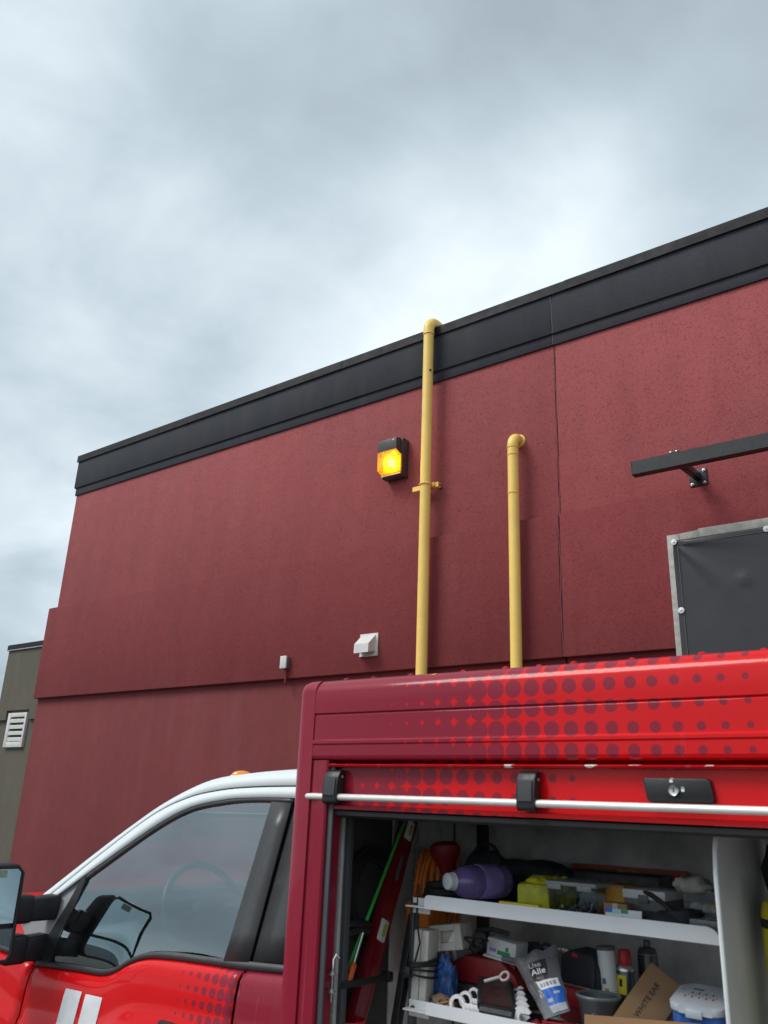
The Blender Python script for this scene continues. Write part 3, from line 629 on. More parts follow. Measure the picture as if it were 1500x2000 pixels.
# inside the cab
prism('dashboard', [(-2.95, 1.50), (-2.88, 1.545), (-2.80, 1.578), (-2.70, 1.572), (-2.62, 1.49), (-2.60, 1.28), (-2.62, 1.12), (-2.72, 0.95), (-2.95, 0.95)], 'xz', 1.96, 3.70, 'dash', tk, 0.01)
box('cab_floor', (-3.0, 1.86, 0.72), (-1.60, 3.80, 0.78), 'dash', tk)
box('cab_back_wall', (-1.625, 1.88, 0.70), (-1.605, 3.78, 1.92), 'headliner', tk)
prism('instrument_hood', [(-2.92, 1.50), (-2.76, 1.57), (-2.64, 1.575), (-2.60, 1.54), (-2.60, 1.30), (-2.92, 1.30)], 'xz', 2.02, 2.70, 'dash', tk, 0.008)
sw = Vector((-2.5493, 2.3200, 1.4903)); u_ = Vector((0, 1, 0)); v_ = Vector((-0.42, 0, 0.91)).normalized()
wheel = tube('steering_wheel', arc(sw, u_, v_, 0.19, 0, 350, 35), 0.014, 'satin_black', tk, 10, True)
lathe('wheel_hub', [(0.06, -0.02), (0.065, 0.0), (0.05, 0.02), (0.02, 0.03)], sw, v_.cross(u_) * -1, 'satin_black', wheel, 20)
for a in (10, 170, 270): tube('spoke', [sw + (u_ * math.cos(math.radians(a)) + v_ * math.sin(math.radians(a))) * r_ for r_ in (0.04, 0.185)], 0.013, 'satin_black', wheel, 8)
tube('steering_column', [sw, sw + Vector((-0.35, 0, -0.18))], 0.03, 'dash', tk, 10)
for y0 in (1.96, 2.94): box('sun_visor', (-2.42, y0, 1.842), (-2.27, y0 + 0.55, 1.856), 'headliner', tk, 0.004)
box('rear_view_mirror', (-2.47, 2.72, 1.76), (-2.44, 2.96, 1.83), 'black_plastic', tk, 0.008)
for y0, y1 in ((2.02, 2.58), (3.05, 3.62)): prism('seat_back', [(-1.86, 0.95), (-1.70, 1.62), (-1.655, 1.62), (-1.66, 0.95)], 'xz', y0, y1, 'dash', tk, 0.02)
# towing mirror on twin arms
def bevbox(name, verts8, mat, bev, par):
    bm = bmesh.new(); v = [bm.verts.new(p) for p in verts8]
    for q in ((0, 1, 3, 2), (4, 6, 7, 5), (0, 4, 5, 1), (2, 3, 7, 6), (0, 2, 6, 4), (1, 5, 7, 3)): bm.faces.new([v[i] for i in q])
    bmesh.ops.bevel(bm, geom=bm.edges[:], offset=bev, segments=3, profile=0.5, affect='EDGES'); return link(name, bm, mat, par)
def yy(y, s): return y if s == 1 else 2 * YM - y
for s in (1, -1):
    for z0, z1, yo in ((1.486, 1.566, 1.872), (1.364, 1.445, 1.850)):
        bevbox('mirror_arm', [(x, yy(y, s), z) for x in (-2.862, -2.797) for y, dz in ((1.69, -0.004), (yo, 0)) for z in (z0 + dz + (0.006 if y < 1.7 else 0), z1 + dz - (0.006 if y < 1.7 else 0))], 'black_plastic', 0.010, tk)
        bevbox('arm_sleeve', [(x, yy(y, s), z) for x in (-2.868, -2.792) for y in (1.69, 1.770) for z in (z0 - 0.003, z1 + 0.004)], 'black_plastic', 0.012, tk)
    hd = bevbox('mirror_head', [(x, yy(y + (0.018 if z < 1.5 else 0) * 0, s), z) for x in (-2.90, -2.775) for y in (1.455, 1.700) for z in (1.372, 1.672)], 'black_plastic', 0.026, tk)
    box('mirror_face', (-2.7762, yy(1.475, s) if s == 1 else yy(1.685, s), 1.492), (-2.7722, yy(1.685, s) if s == 1 else yy(1.475, s), 1.658), 'mirror_glass', hd, 0.0008, 1)
    box('mirror_face', (-2.7762, yy(1.475, s) if s == 1 else yy(1.688, s), 1.386), (-2.7722, yy(1.688, s) if s == 1 else yy(1.475, s), 1.478), 'mirror_glass', hd, 0.0008, 1)
    tube('mirror_rim', [(-2.775, yy(y, s), z) for y, z in ((1.466, 1.40), (1.466, 1.645), (1.482, 1.663), (1.672, 1.663), (1.692, 1.645), (1.694, 1.40), (1.68, 1.381), (1.482, 1.381))], 0.007, 'black_plastic', hd, 8, True)
box('mirror_decal', (-2.7718, 1.585, 1.632), (-2.7714, 1.635, 1.654), pm('decal_green', (0.30, 0.42, 0.32), 0.4), hd)
# two white stripes and the recessed handle on the door
def on_skin(pts, off): return [Vector((x, skin_y(max(0, zb(x) - z)) - off, z)) for x, z in pts]
for q in ([(-2.607, 1.312), (-2.520, 1.314), (-2.535, 1.16), (-2.622, 1.16)], [(-2.498, 1.311), (-2.410, 1.314), (-2.425, 1.16), (-2.512, 1.16)]):
    (xa, za), (xb, zb_), (xc, zc_), (xd, zd_) = q
    def f(u, v, q=q):
        a = Vector((q[0][0], q[0][1])).lerp(Vector((q[1][0], q[1][1])), u); b = Vector((q[3][0], q[3][1])).lerp(Vector((q[2][0], q[2][1])), u); c = a.lerp(b, v)
        return on_skin([(c.x, c.y)], 0.0035)[0]
    grid('white_stripe', f, 6, 20, 'print_white', tk)
hz = 1.3023; hx = -2.0874
box('door_handle', (hx - 0.03, 1.780, hz - 0.045), (hx + 0.17, 1.802, hz + 0.002), 'black_plastic', tk, 0.008)

# ------------------------------------------------------------------ locker body
BX0, BX1 = -1.590, 0.95; BY0, BY1 = 1.70, 3.96; ZT = 2.217
RC = 0.044
def roof_arc(): return [(BY0 + RC - RC * math.cos(math.radians(a)), ZT - RC + RC * math.sin(math.radians(a))) for a in range(0, 91, 10)]
prof = [(1.765, 2.007), (1.709, 2.007), (1.702, 2.011), (1.700, 2.018), (1.700, 2.044), (1.6975, 2.048), (1.6975, 2.054), (1.7025, 2.059), (1.7028, 2.1195), (1.7045, 2.1225), (1.7005, 2.1265), (1.700, 2.145)] + roof_arc()[1:] + [(1.95, ZT + 0.006), (1.95, ZT - 0.012), (1.765, ZT - 0.018)]
prism('header_panel', prof, 'yz', -1.520, BX1, 'paint_header', tk, 0, 2, 14)
def flat_end(x, a): return x
# the pressed field stops short of the post: a flat closing piece with a soft corner
bm = bmesh.new(); b_box(bm, (BX0, BY0, 0.55), (-1.521, 1.80, ZT))
ed = [e_ for e_ in bm.edges if (abs(e_.verts[0].co.y - BY0) < 1e-6 and abs(e_.verts[1].co.y - BY0) < 1e-6 and (abs(e_.verts[0].co.x - BX0) < 1e-6 and abs(e_.verts[1].co.x - BX0) < 1e-6)) or
      (abs(e_.verts[0].co.z - ZT) < 1e-6 and abs(e_.verts[1].co.z - ZT) < 1e-6 and (abs(e_.verts[0].co.y - BY0) < 1e-6 and abs(e_.verts[1].co.y - BY0) < 1e-6 or abs(e_.verts[0].co.x - BX0) < 1e-6 and abs(e_.verts[1].co.x - BX0) < 1e-6))]
bmesh.ops.bevel(bm, geom=ed, offset=0.034, segments=6, profile=0.5, affect='EDGES')
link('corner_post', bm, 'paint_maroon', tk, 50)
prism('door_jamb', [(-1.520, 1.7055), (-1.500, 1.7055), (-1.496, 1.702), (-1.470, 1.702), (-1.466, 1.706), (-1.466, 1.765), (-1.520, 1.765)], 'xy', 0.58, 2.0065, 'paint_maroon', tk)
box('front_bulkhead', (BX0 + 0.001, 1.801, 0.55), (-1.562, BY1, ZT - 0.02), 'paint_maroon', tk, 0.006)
box('body_roof', (BX0 + 0.03, 1.951, ZT - 0.012), (BX1, BY1, ZT + 0.004), 'paint_red', tk, 0.006)
box('far_side_panel', (-1.56, BY1 - 0.02, 0.55), (BX1, BY1 + 0.002, ZT - 0.014), 'paint_red', tk)
box('sill_panel', (-1.4655, 1.705, 0.55), (BX1, 1.76, 1.10), 'paint_red', tk, 0.01)
box('rear_post', (0.80, 1.70, 1.101), (BX1, 1.76, 2.006), 'paint_red', tk, 0.004)
for i in range(11):
    x = -1.45 + i * 0.115 + 0.03 * math.sin(i * 5)
    lathe('roof_rivet', [(0.009, 0), (0.008, 0.004), (0.004, 0.0065)], (x, 1.742 + 0.008 * (i % 2), ZT - 0.002), (0, 0, 1), 'paint_maroon' if x < -1.1 else 'paint_red', tk, 8)
# inside lining
CB = 2.46                                              # back of the locker
box('locker_back', (-1.561, CB, 1.05), (0.80, CB + 0.012, 2.18), 'lining', tk)
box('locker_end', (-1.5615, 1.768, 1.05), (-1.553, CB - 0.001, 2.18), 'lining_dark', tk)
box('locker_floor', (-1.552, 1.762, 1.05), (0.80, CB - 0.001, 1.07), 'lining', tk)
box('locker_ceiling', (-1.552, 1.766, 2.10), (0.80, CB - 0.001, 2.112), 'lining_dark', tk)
box('end_panel', (-1.5528, 2.11, 1.08), (-1.546, 2.22, 1.93), 'lining', tk, 0.002); box('end_panel', (-1.5528, 2.228, 1.08), (-1.546, 2.44, 1.90), 'lining', tk, 0.002)
box('end_hinge', (-1.546, 2.215, 1.795), (-1.541, 2.235, 1.84), 'zinc', tk, 0.001)
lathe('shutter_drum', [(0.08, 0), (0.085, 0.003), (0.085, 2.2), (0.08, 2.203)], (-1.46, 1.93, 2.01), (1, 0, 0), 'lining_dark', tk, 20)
box('cross_rail', (-1.545, 2.38, 1.862), (-0.60, 2.42, 1.905), 'black_plastic', tk, 0.004)
box('back_post', (-1.4536, 2.425, 1.07), (-1.4256, CB - 0.001, 2.09), 'black_plastic', tk, 0.003)
# shutter guide
box('guide_seal', (-1.4655, 1.712, 1.08), (-1.4495, 1.720, 2.0), 'dark_alu', tk, 0.003)
gx = -1.5039
box('guide_channel', (gx, 1.79, 1.08), (gx + 0.026, 1.815, 1.97), 'alu', tk, 0.002); box('guide_channel', (gx + 0.0265, 1.80, 1.08), (gx + 0.040, 1.822, 1.97), 'dark_alu', tk, 0.002)
box('guide_lip', (gx + 0.004, 1.784, 1.08), (gx + 0.010, 1.7895, 1.96), 'alu', tk); 
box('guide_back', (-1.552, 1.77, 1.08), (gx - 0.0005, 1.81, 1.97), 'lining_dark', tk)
# roll-up shutter, only its bottom slats show
sh_ = prism('shutter_bottom_slat', [(1.728, 1.900), (1.728, 1.992), (1.745, 1.996), (1.752, 1.996), (1.752, 1.897), (1.722, 1.893), (1.716, 1.888), (1.716, 1.8965)], 'yz', -1.452, 0.78, 'paint_slat', tk, 0, 2, 30)
prism('slat_lip', [(1.7275, 1.990), (1.706, 1.9905), (1.703, 1.9945), (1.707, 1.9975), (1.7275, 1.9985)], 'yz', -1.464, 0.78, 'paint_lip', tk)
prism('bottom_seal', [(1.752, 1.887), (1.722, 1.884), (1.722, 1.874), (1.745, 1.868), (1.756, 1.876)], 'yz', -1.452, 0.78, 'rubber', tk)
prism('shutter_slat', [(1.742, 1.999), (1.736, 2.006), (1.738, 2.03), (1.752, 2.038), (1.758, 2.038), (1.758, 1.999)], 'yz', -1.452, 0.78, 'paint_slat', tk)
# lift bar on black brackets
by, bz = 1.704, 1.9168
def rounded(x0, x1, y, z, r):
    return [(x0, y, z), (x0 + 0.003, y, z), (x0 + 0.010, y, z), (x1, y, z)], [r * 0.25, r * 0.75, r, r]
pp, rr = rounded(-1.5374, 0.72, by, bz, 0.0080)
tube('lift_bar', pp, rr, 'bar_steel', tk, 16)
for bxa, bxb in ((-1.4725, -1.4244), (-0.9151, -0.8706), (-0.05, 0.0), (0.62, 0.665)):
    pr = [(1.727, 1.982), (1.714, 1.984), (1.704, 1.978), (1.697, 1.965), (1.694, 1.945), (1.692, bz - 0.012), (1.700, bz - 0.017), (1.712, bz - 0.014), (1.716, bz + 0.006), (1.727, bz + 0.008)]
    bk = prism('bar_bracket', pr, 'yz', bxa, bxb, 'black_plastic', tk, 0.003)
    prism('bracket_face', [(1.6938, 1.946), (1.6962, 1.962), (1.6940, 1.963), (1.6912, 1.946), (1.6900, bz + 0.004), (1.6925, bz + 0.002)], 'yz', bxa + 0.006, bxb - 0.006, 'satin_black', bk)
    lathe('bracket_screw', [(0.004, 0), (0.004, 0.002), (0.002, 0.003)], (bxb, 1.713, 1.966), (1, 0, 0), 'zinc', bk, 8)
# lock plate
ka, kb = -0.6390, -0.5013
lk = prism('lock_plate', [(ka, 1.968), (ka + 0.004, 1.973), (kb - 0.012, 1.973), (kb - 0.005, 1.968), (kb, 1.932), (kb - 0.004, 1.927), (ka + 0.012, 1.927), (ka + 0.006, 1.931)], 'xz', 1.7145, 1.7275, 'black_plastic', tk, 0.003, 2)
kx, kz = -0.5762, 1.9496
lathe('key_cylinder', [(0.010, 0), (0.0105, 0.004), (0.0095, 0.006), (0.0085, 0.0055), (0.0, 0.0055)], (kx, 1.7142, kz), (0, -1, 0), 'steel', lk, 20)
box('keyhole', (kx - 0.001, 1.7080, kz - 0.004), (kx + 0.001, 1.7086, kz + 0.004), 'rubber', lk)
for dx, dz, op in ((-0.005, 0.018, 1), (0.0165, 0.001, 0)):     # the little open and closed padlock marks beside the key
    box('lock_symbol', (kx + dx - 0.0032, 1.7138, kz + dz - 0.003), (kx + dx + 0.0032, 1.7142, kz + dz + 0.0025), 'print_white', lk)
    tube('lock_symbol', arc((kx + dx + (0.002 if op else 0), 1.7139, kz + dz + 0.003), (1, 0, 0), (0, 0, 1), 0.0024, 0, 180, 6), 0.0007, 'print_white', lk, 5)
# shelves with turned-up lips
SY = 1.90
def shelf(name, z0, z1, xa, xb, rl, rr_, xe):
    n = 6
    o = [(xa, z0)] + [(xa + rl - rl * math.cos(math.radians(a)), z1 - rl + rl * math.sin(math.radians(a))) for a in range(0, 91, 15)]
    o += [(xb - rr_ + rr_ * math.sin(math.radians(a)), z1 - rr_ + rr_ * math.cos(math.radians(a))) for a in range(0, 91, 15)] + [(xb, z0)]
    sh = prism(name, [(xe, SY + 0.004), (xe, CB - 0.002), (xb - 0.002, CB - 0.002), (xb - 0.002, SY + 0.004)], 'xy', z0 + 0.001, z0 + 0.004, 'shelf_white', tk)
    prism('shelf_lip', o, 'xz', SY, SY + 0.0035, 'shelf_white', sh, 0.001, 1)
    return sh
shelf('upper_shelf', 1.6596, 1.6923, -1.2913, -0.5685, 0.012, 0.026, -1.3514)
shelf('lower_shelf', 1.4282, 1.4563, -1.2823, -0.59, 0.012, 0.02, -1.3514)
U0 = 1.6596 + 0.005; L0 = 1.4282 + 0.005      # shelf surfaces
for zz in (U0, L0):
    box('shelf_bracket', (-1.3514, 1.93, zz - 0.02), (-1.2913 - 0.003, 1.936, zz + 0.016), 'white_enamel', tk, 0.001)
    lathe('bracket_bolt', [(0.006, 0), (0.006, 0.004), (0.003, 0.005)], (-1.3385, 1.9295, zz - 0.002), (0, -1, 0), 'pipe_scar', tk, 8)
box('shelf_upright', (-1.3619, 1.940, 1.075), (-1.3619 + 0.012, 1.965, U0 - 0.021), 'dark_alu', tk, 0.001)
# upright divider with a cranked front edge
d0 = -0.5349
prism('divider', [(1.835, 1.905), (1.80, 1.842), (1.792, 1.80), (1.792, 1.08), (2.17, 1.08), (2.17, 1.905)], 'yz', d0, d0 + 0.004, 'divider_grey', tk)
tube('divider_edge', [(d0 + 0.001, 1.833, 1.905), (d0 + 0.001, 1.798, 1.842), (d0 + 0.001, 1.790, 1.80), (d0 + 0.001, 1.790, 1.08)], 0.0045, 'white_enamel', tk, 8)
# chassis and wheels under the body
for s in (1, -1):
    for wx in (-3.95, 0.05):
        y0 = 1.82 if s == 1 else 2 * YM - 1.82
        ty = lathe('wheel', [(0.26, 0.0), (0.36, -0.01), (0.41, 0.02), (0.42, 0.06), (0.42, 0.22), (0.40, 0.26), (0.26, 0.27)], (wx, y0, 0.42), (0, s, 0), 'rubber', tk, 36)
        lathe('rim', [(0.05, -0.006), (0.20, 0.004), (0.245, -0.008), (0.258, 0.002), (0.258, 0.02)], (wx, y0, 0.42), (0, s, 0), 'zinc', ty, 30)
    box('chassis_rail', (-4.6, (2.40 if s == 1 else 3.18), 0.50), (0.90, (2.48 if s == 1 else 3.26), 0.66), 'black_plastic', tk)
box('body_floor', (-1.55, 1.765, 0.66), (0.94, 3.93, 0.70), 'black_plastic', tk)

# ================================================================== THINGS IN THE LOCKER
GU, GL, GB = 'things on the upper shelf', 'things on the lower shelf', 'things leaning at the locker end'
# ---- upper shelf
c0 = Vector((-1.2522, 1.9450, 1.7214)); ax = Vector((0.36, 0.93, 0.0)).normalized(); rj = c0.z - U0
jug = thing('jug', 'purple plastic jug lying with its white cap outwards on upper shelf', 'jug', c0 - Vector((0, 0, rj)), None, GU)
lathe('jug_body', [(0.016, 0.012), (0.018, 0.020), (0.026, 0.027), (0.037, 0.040), (0.043, 0.058), (0.044, 0.08), (0.0425, 0.09), (0.044, 0.10), (0.045, 0.17), (0.041, 0.184), (0.034, 0.188)], c0 + Vector((0, 0, 0.002)), ax, 'purple', jug, 28, 0.92, 1.0)
lathe('cap', [(0.017, -0.002), (0.0195, 0.0), (0.0205, 0.003), (0.0205, 0.016), (0.022, 0.017), (0.022, 0.020)], c0 + Vector((0, 0, 0.003)), ax, 'cap_white', jug, 24)
box_c = c0 + ax * 0.14
lab = lathe('label_wrap', [(0.0452, 0.095), (0.0456, 0.097), (0.0460, 0.150), (0.0452, 0.152)], c0 + Vector((0, 0, 0.002)), ax, pm('lilac', (0.30, 0.22, 0.55), 0.4, 0, 0.3, 25), jug, 28, 0.92, 1.0)

def blk(name, label, cat, a, b, y, depth, mat, z0, group, rot=0.0, bev=0.004, parts=True):
    """upright box whose front runs from pixel-free world x a..b; returns the thing (local coordinates)"""
    w = b[0] - a[0]; h = max(0.006, a[2] - z0)
    t_ = thing(name, label, cat, ((a[0] + b[0]) / 2, y + depth / 2, z0), (0, 0, rot), group)
    box(name + '_body', (-w / 2, -depth / 2, 0), (w / 2, depth / 2, h), mat, t_, bev)
    return t_, w, h
t_, w, h = blk('glove_pack', 'crumpled acid yellow packet beside the purple jug', 'packet', (-1.0989, 2.0200, 1.7326), (-1.0096, 2.0200, 1.7395), 2.02, 0.10, 'acid_yellow', U0, GU, 0.1, 0.012)
lump('crumpled_top', (0.01, 0, h), (w * 0.42, 0.04, 0.016), 'acid_yellow', t_, 3, 0.5, 2.5)
lump('crumpled_top', (0.045, 0.02, h * 0.9), (0.03, 0.03, 0.022), 'acid_yellow', t_, 5, 0.5, 2.5)
pa, pb = Vector((-1.0909, 1.9300, 1.7074)), Vector((-0.9858, 1.9300, 1.7032))
mk = thing('folding_rule', 'short yellow wooden rule on the front edge of upper shelf', 'rule', ((pa.x + pb.x) / 2, 1.925, U0), (0, 0, 0.02), GU)
ww = (pb.x - pa.x) / 2
box('rule_leaf', (-ww, 0, 0.012), (ww, 0.018, 0.030), 'yellow', mk, 0.002); box('rule_leaf', (-ww, 0.001, 0), (ww, 0.019, 0.0118), 'yellow', mk, 0.002)
for i in range(14): box('tick_mark', (-ww + 0.02 + i * 0.007, -0.0006, 0.012), (-ww + 0.0225 + i * 0.007, 0.0, 0.017 + 0.003 * (i % 3 == 0)), 'print_black', mk)

# clear bin of screws
ba, bb = Vector((-0.9951, 1.9800, 1.7423)), Vector((-0.8646, 1.9800, 1.7414))
bn = thing('screw_bin', 'clear plastic bin of screws with a lid on upper shelf', 'bin', ((ba.x + bb.x) / 2, 2.04, U0), (0, 0, 0.0), GU)
w = (bb.x - ba.x) / 2; h = ba.z - U0 - 0.006
bm = bmesh.new()
q0 = [(-w * 0.88, -0.05, 0.002), (w * 0.88, -0.05, 0.002), (w * 0.88, 0.07, 0.002), (-w * 0.88, 0.07, 0.002)]; q1 = [(-w * 0.96, -0.056, h), (w * 0.96, -0.056, h), (w * 0.96, 0.076, h), (-w * 0.96, 0.076, h)]
A = [bm.verts.new(p) for p in q0]; B_ = [bm.verts.new(p) for p in q1]; bm.faces.new(A)
for i in range(4): bm.faces.new((A[i], A[(i + 1) % 4], B_[(i + 1) % 4], B_[i]))
link('bin_body', bm, 'clear_plastic', bn, 0)
pm('frosted_lid', (0.30, 0.31, 0.33), 0.3, 0, 0.1, 20)
box('bin_lid', (-w, -0.060, h), (w, 0.080, h + 0.010), 'frosted_lid', bn, 0.003)
for x in (-w * 0.62, w * 0.55): box('lid_latch', (x - 0.018, -0.0635, h - 0.008), (x + 0.018, -0.0605, h + 0.004), 'frosted_lid', bn, 0.001)
rs = random.Random(4)
for i in range(26):
    p0 = Vector((rs.uniform(-w * 0.7, w * 0.7), rs.uniform(-0.04, 0.05), rs.uniform(0.006, 0.02))); d = Vector((rs.uniform(-1, 1), rs.uniform(-1, 1), rs.uniform(-0.2, 1.1))).normalized() * 0.026
    q_ = p0 + d; q_.x = max(-w * 0.82, min(w * 0.82, q_.x)); q_.y = max(-0.045, min(0.06, q_.y)); q_.z = max(0.005, min(h - 0.004, q_.z))
    tube('screw', [p0, p0.lerp(q_, 0.8), q_], [0.0014, 0.0014, 0.0032], 'zinc', bn, 6)
box('screw_box_bottom', (-w * 0.8, -0.045, 0.004), (w * 0.8, 0.065, 0.012), 'grey_plastic', bn)

t_, w, h = blk('fastener_carton', 'amber cardboard carton wedged beside the screw bin', 'carton', (-0.8729, 2.0500, 1.7421), (-0.8245, 2.0500, 1.7459), 2.05, 0.09, 'amber_card', U0, GU, 0.0, 0.002)
box('carton_flap', (-w / 2, -0.048, h - 0.004), (w / 2, -0.0455, h + 0.001), 'tan_card', t_)
t_, w, h = blk('parts_case', 'grey parts case with a white lid on upper shelf', 'case', (-0.8211, 2.0400, 1.7368), (-0.7212, 2.0400, 1.7343), 2.04, 0.12, 'grey_plastic', U0, GU, -0.06, 0.004)
box('case_lid', (-w / 2 - 0.002, -0.063, h - 0.018), (w / 2 + 0.002, 0.062, h + 0.002), 'white_enamel', t_, 0.003)
box('case_latch', (-0.012, -0.066, h - 0.026), (0.012, -0.0632, h - 0.008), 'grey_plastic', t_, 0.001)
la, lb = Vector((-0.8223, 1.9250, 1.7025)), Vector((-0.7399, 1.9250, 1.6971))
ct = thing('blister_card', 'white printed card with blue and green marks on shelf edge', 'card', ((la.x + lb.x) / 2, 1.925, U0), (-0.12, 0, 0.0), GU)
w = (lb.x - la.x) / 2
box('card_sheet', (-w, 0, 0), (w, 0.0015, 0.040), 'white_enamel', ct)
for x0, x1, z0, z1, mt in ((-w, -w + 0.016, 0.032, 0.041, 'label_blue'), (-w + 0.018, -w + 0.032, 0.031, 0.040, pm('sky_print', (0.35, 0.55, 0.75), 0.5)), (-w + 0.035, -w + 0.052, 0.032, 0.041, 'green_print'), (-0.004, 0.002, 0.02, 0.026, 'red_plastic'), (-w + 0.018, -w + 0.04, 0.012, 0.022, 'frosted_lid'), (0.01, w - 0.006, 0.014, 0.019, 'frosted_lid')):
    box('print_patch', (x0, -0.0007, z0), (x1, -0.0001, z1), mt, ct)
gv = thing('work_glove', 'dark work gloves with a black-handled tool thrown on upper shelf', 'gloves', (-0.6954, 1.9500, 1.6927), None, GU)
gv.location.z = U0
gc = Vector((-0.6978, 1.9650, 1.7005))
lump('glove_palm', (gc.x, gc.y, U0 + 0.018), (0.050, 0.040, 0.022), 'dark_cloth', gv, 11, 0.4, 2.0); lump('glove_palm', (gc.x + 0.03, gc.y + 0.015, U0 + 0.024), (0.036, 0.035, 0.026), 'dark_cloth', gv, 14, 0.4, 2.0)
for i in range(4):
    s0 = Vector((gc.x - 0.035, gc.y - 0.02 + i * 0.014, U0 + 0.016 + 0.004 * i)); tube('glove_finger', [s0, s0 + Vector((-0.022, -0.012 + 0.004 * i, 0.000)), s0 + Vector((-0.045, -0.016 + 0.007 * i, -0.006))], [0.009, 0.0085, 0.006], 'dark_cloth', gv, 8)
tube('tool_handle', [(-0.7507, 1.9800, 1.7401), (-0.7328, 1.9750, 1.7356), (-0.6986, 1.9650, 1.7186), (-0.6780, 1.9600, 1.7037)], [0.004, 0.006, 0.0055, 0.004], 'rubber', gv, 8)
ca, cb_ = Vector((-0.6701, 2.0000, 1.7458)), Vector((-0.5958, 2.0000, 1.7440))
cn = thing('parts_tub', 'clear tub of brown and white fittings at the right end of upper shelf', 'tub', ((ca.x + cb_.x) / 2, 2.05, U0), (0, 0, 0), GU)
w = (cb_.x - ca.x) / 2; h = ca.z - U0
bm = bmesh.new(); b_box(bm, (-w, -0.05, 0.002), (w, 0.06, h)); f_ = max(bm.faces, key=lambda q: q.calc_center_median().z); bm.faces.remove(f_); link('tub_wall', bm, 'clear_plastic', cn, 0)
box('fittings_layer', (-w * 0.94, -0.045, 0.004), (w * 0.94, 0.055, h * 0.45), 'brown_bits', cn, 0.006)
for i in range(9): lump('fitting', (rs.uniform(-w * 0.7, w * 0.7), rs.uniform(-0.035, 0.03), h * 0.45 + rs.uniform(0, 0.016)), (0.014, 0.011, 0.010), ('white_plastic', 'amber_card', 'rag')[i % 3], cn, i + 30, 0.4, 1.6, 2, rs.uniform(0, 3))
rg = lump('cleaning_rag', (Vector((-0.6634, 2.0400, 1.7654)).x, 2.05, U0 + h + 0.010), (0.040, 0.035, 0.018), 'rag', None, 21, 0.5, 2.4); tag(rg, 'pale crumpled rag lying on the clear tub of fittings', 'rag', GU)
t_, w, h = blk('flat_case', 'long black flat case at the back of upper shelf', 'case', (-1.0338, 2.2200, 1.7595), (-0.7998, 2.2200, 1.7593), 2.22, 0.10, 'black_plastic', U0, GU, -0.03, 0.006)
for x in (-w * 0.3, w * 0.3): box('case_catch', (x - 0.012, -0.053, h * 0.45), (x + 0.012, -0.0502, h * 0.7), 'grey_plastic', t_)
lv_ = thing('spirit_level', 'orange-red spirit level lying along the back of upper shelf', 'spirit level', (-0.95, 2.40, U0), (0, 0, 0), GU)
za = 1.7650 - U0; zb2 = za - 0.045; lx_a, lx_b = -1.1139 + 0.95, -0.7868 + 0.95
for z0, z1, y0, y1 in ((za - 0.006, za, -0.014, 0.014), (zb2 - 0.006, zb2, -0.014, 0.014), (zb2, za - 0.006, -0.004, 0.004)): box('level_rail', (lx_a, y0, z0), (lx_b, y1, z1), pm('dull_orange', (0.42, 0.06, 0.02), 0.5), lv_)
box('vial_block', ((lx_a + lx_b) / 2 - 0.03, -0.011, zb2 + 0.004), ((lx_a + lx_b) / 2 + 0.03, -0.0045, za - 0.008), 'yellow', lv_, 0.002)
box('rest_block', (lx_a + 0.02, -0.012, 0), (lx_b - 0.02, 0.012, zb2 - 0.0065), 'lining_dark', lv_)
bgc = Vector((-1.1991, 2.2800, 1.7434))
bg = thing('tool_bag', 'black soft tool bag slumped at the back of upper shelf', 'bag', (bgc.x, bgc.y, U0), None, GU)
lump('bag_body', (bgc.x + 0.02, bgc.y, U0 + 0.045), (0.15, 0.08, 0.062), 'dark_cloth', bg, 2, 0.22, 1.8, 4)
lump('bag_pocket', (bgc.x - 0.11, bgc.y - 0.03, U0 + 0.05), (0.07, 0.05, 0.070), 'dark_cloth', bg, 6, 0.3, 2.0)
hc = Vector((-1.3319, 2.2800, 1.7866)); tube('bag_handle', arc(hc + Vector((0, 0, -0.015)), (0.86, 0.5, 0), (0, 0, 1), 0.035, -10, 190, 14), 0.005, 'dark_cloth', bg, 8)
fnc = Vector((-1.3928, 2.1600, 1.7336))
fn = lathe('funnel', [(0.010, -0.03), (0.013, 0.0), (0.020, 0.015), (0.038, 0.045), (0.044, 0.06), (0.044, 0.075), (0.030, 0.085), (0.012, 0.088)], (fnc.x, fnc.y, fnc.z - 0.01), (-0.10, 0, 1), 'dark_red', None, 20); tag(fn, 'dark red plastic funnel standing behind the jug cap', 'funnel', GU)
fn.location = (0, 0, 0)
hs = thing('hose_coil', 'black rubber hose coiled at the left end of upper shelf', 'hose', (-1.3277, 2.0300, 1.6920), None, GU); hs.location.z = U0
for i in range(3): tube('hose_turn', arc((Vector((-1.3179, 2.0200, 1.6958)).x, 2.04, U0 + 0.010 + i * 0.017), (1, 0, 0.1 * (i - 1)), (0, 1, 0), 0.052 - 0.003 * i, 0, 354, 30), 0.009, 'rubber', hs, 8, True)
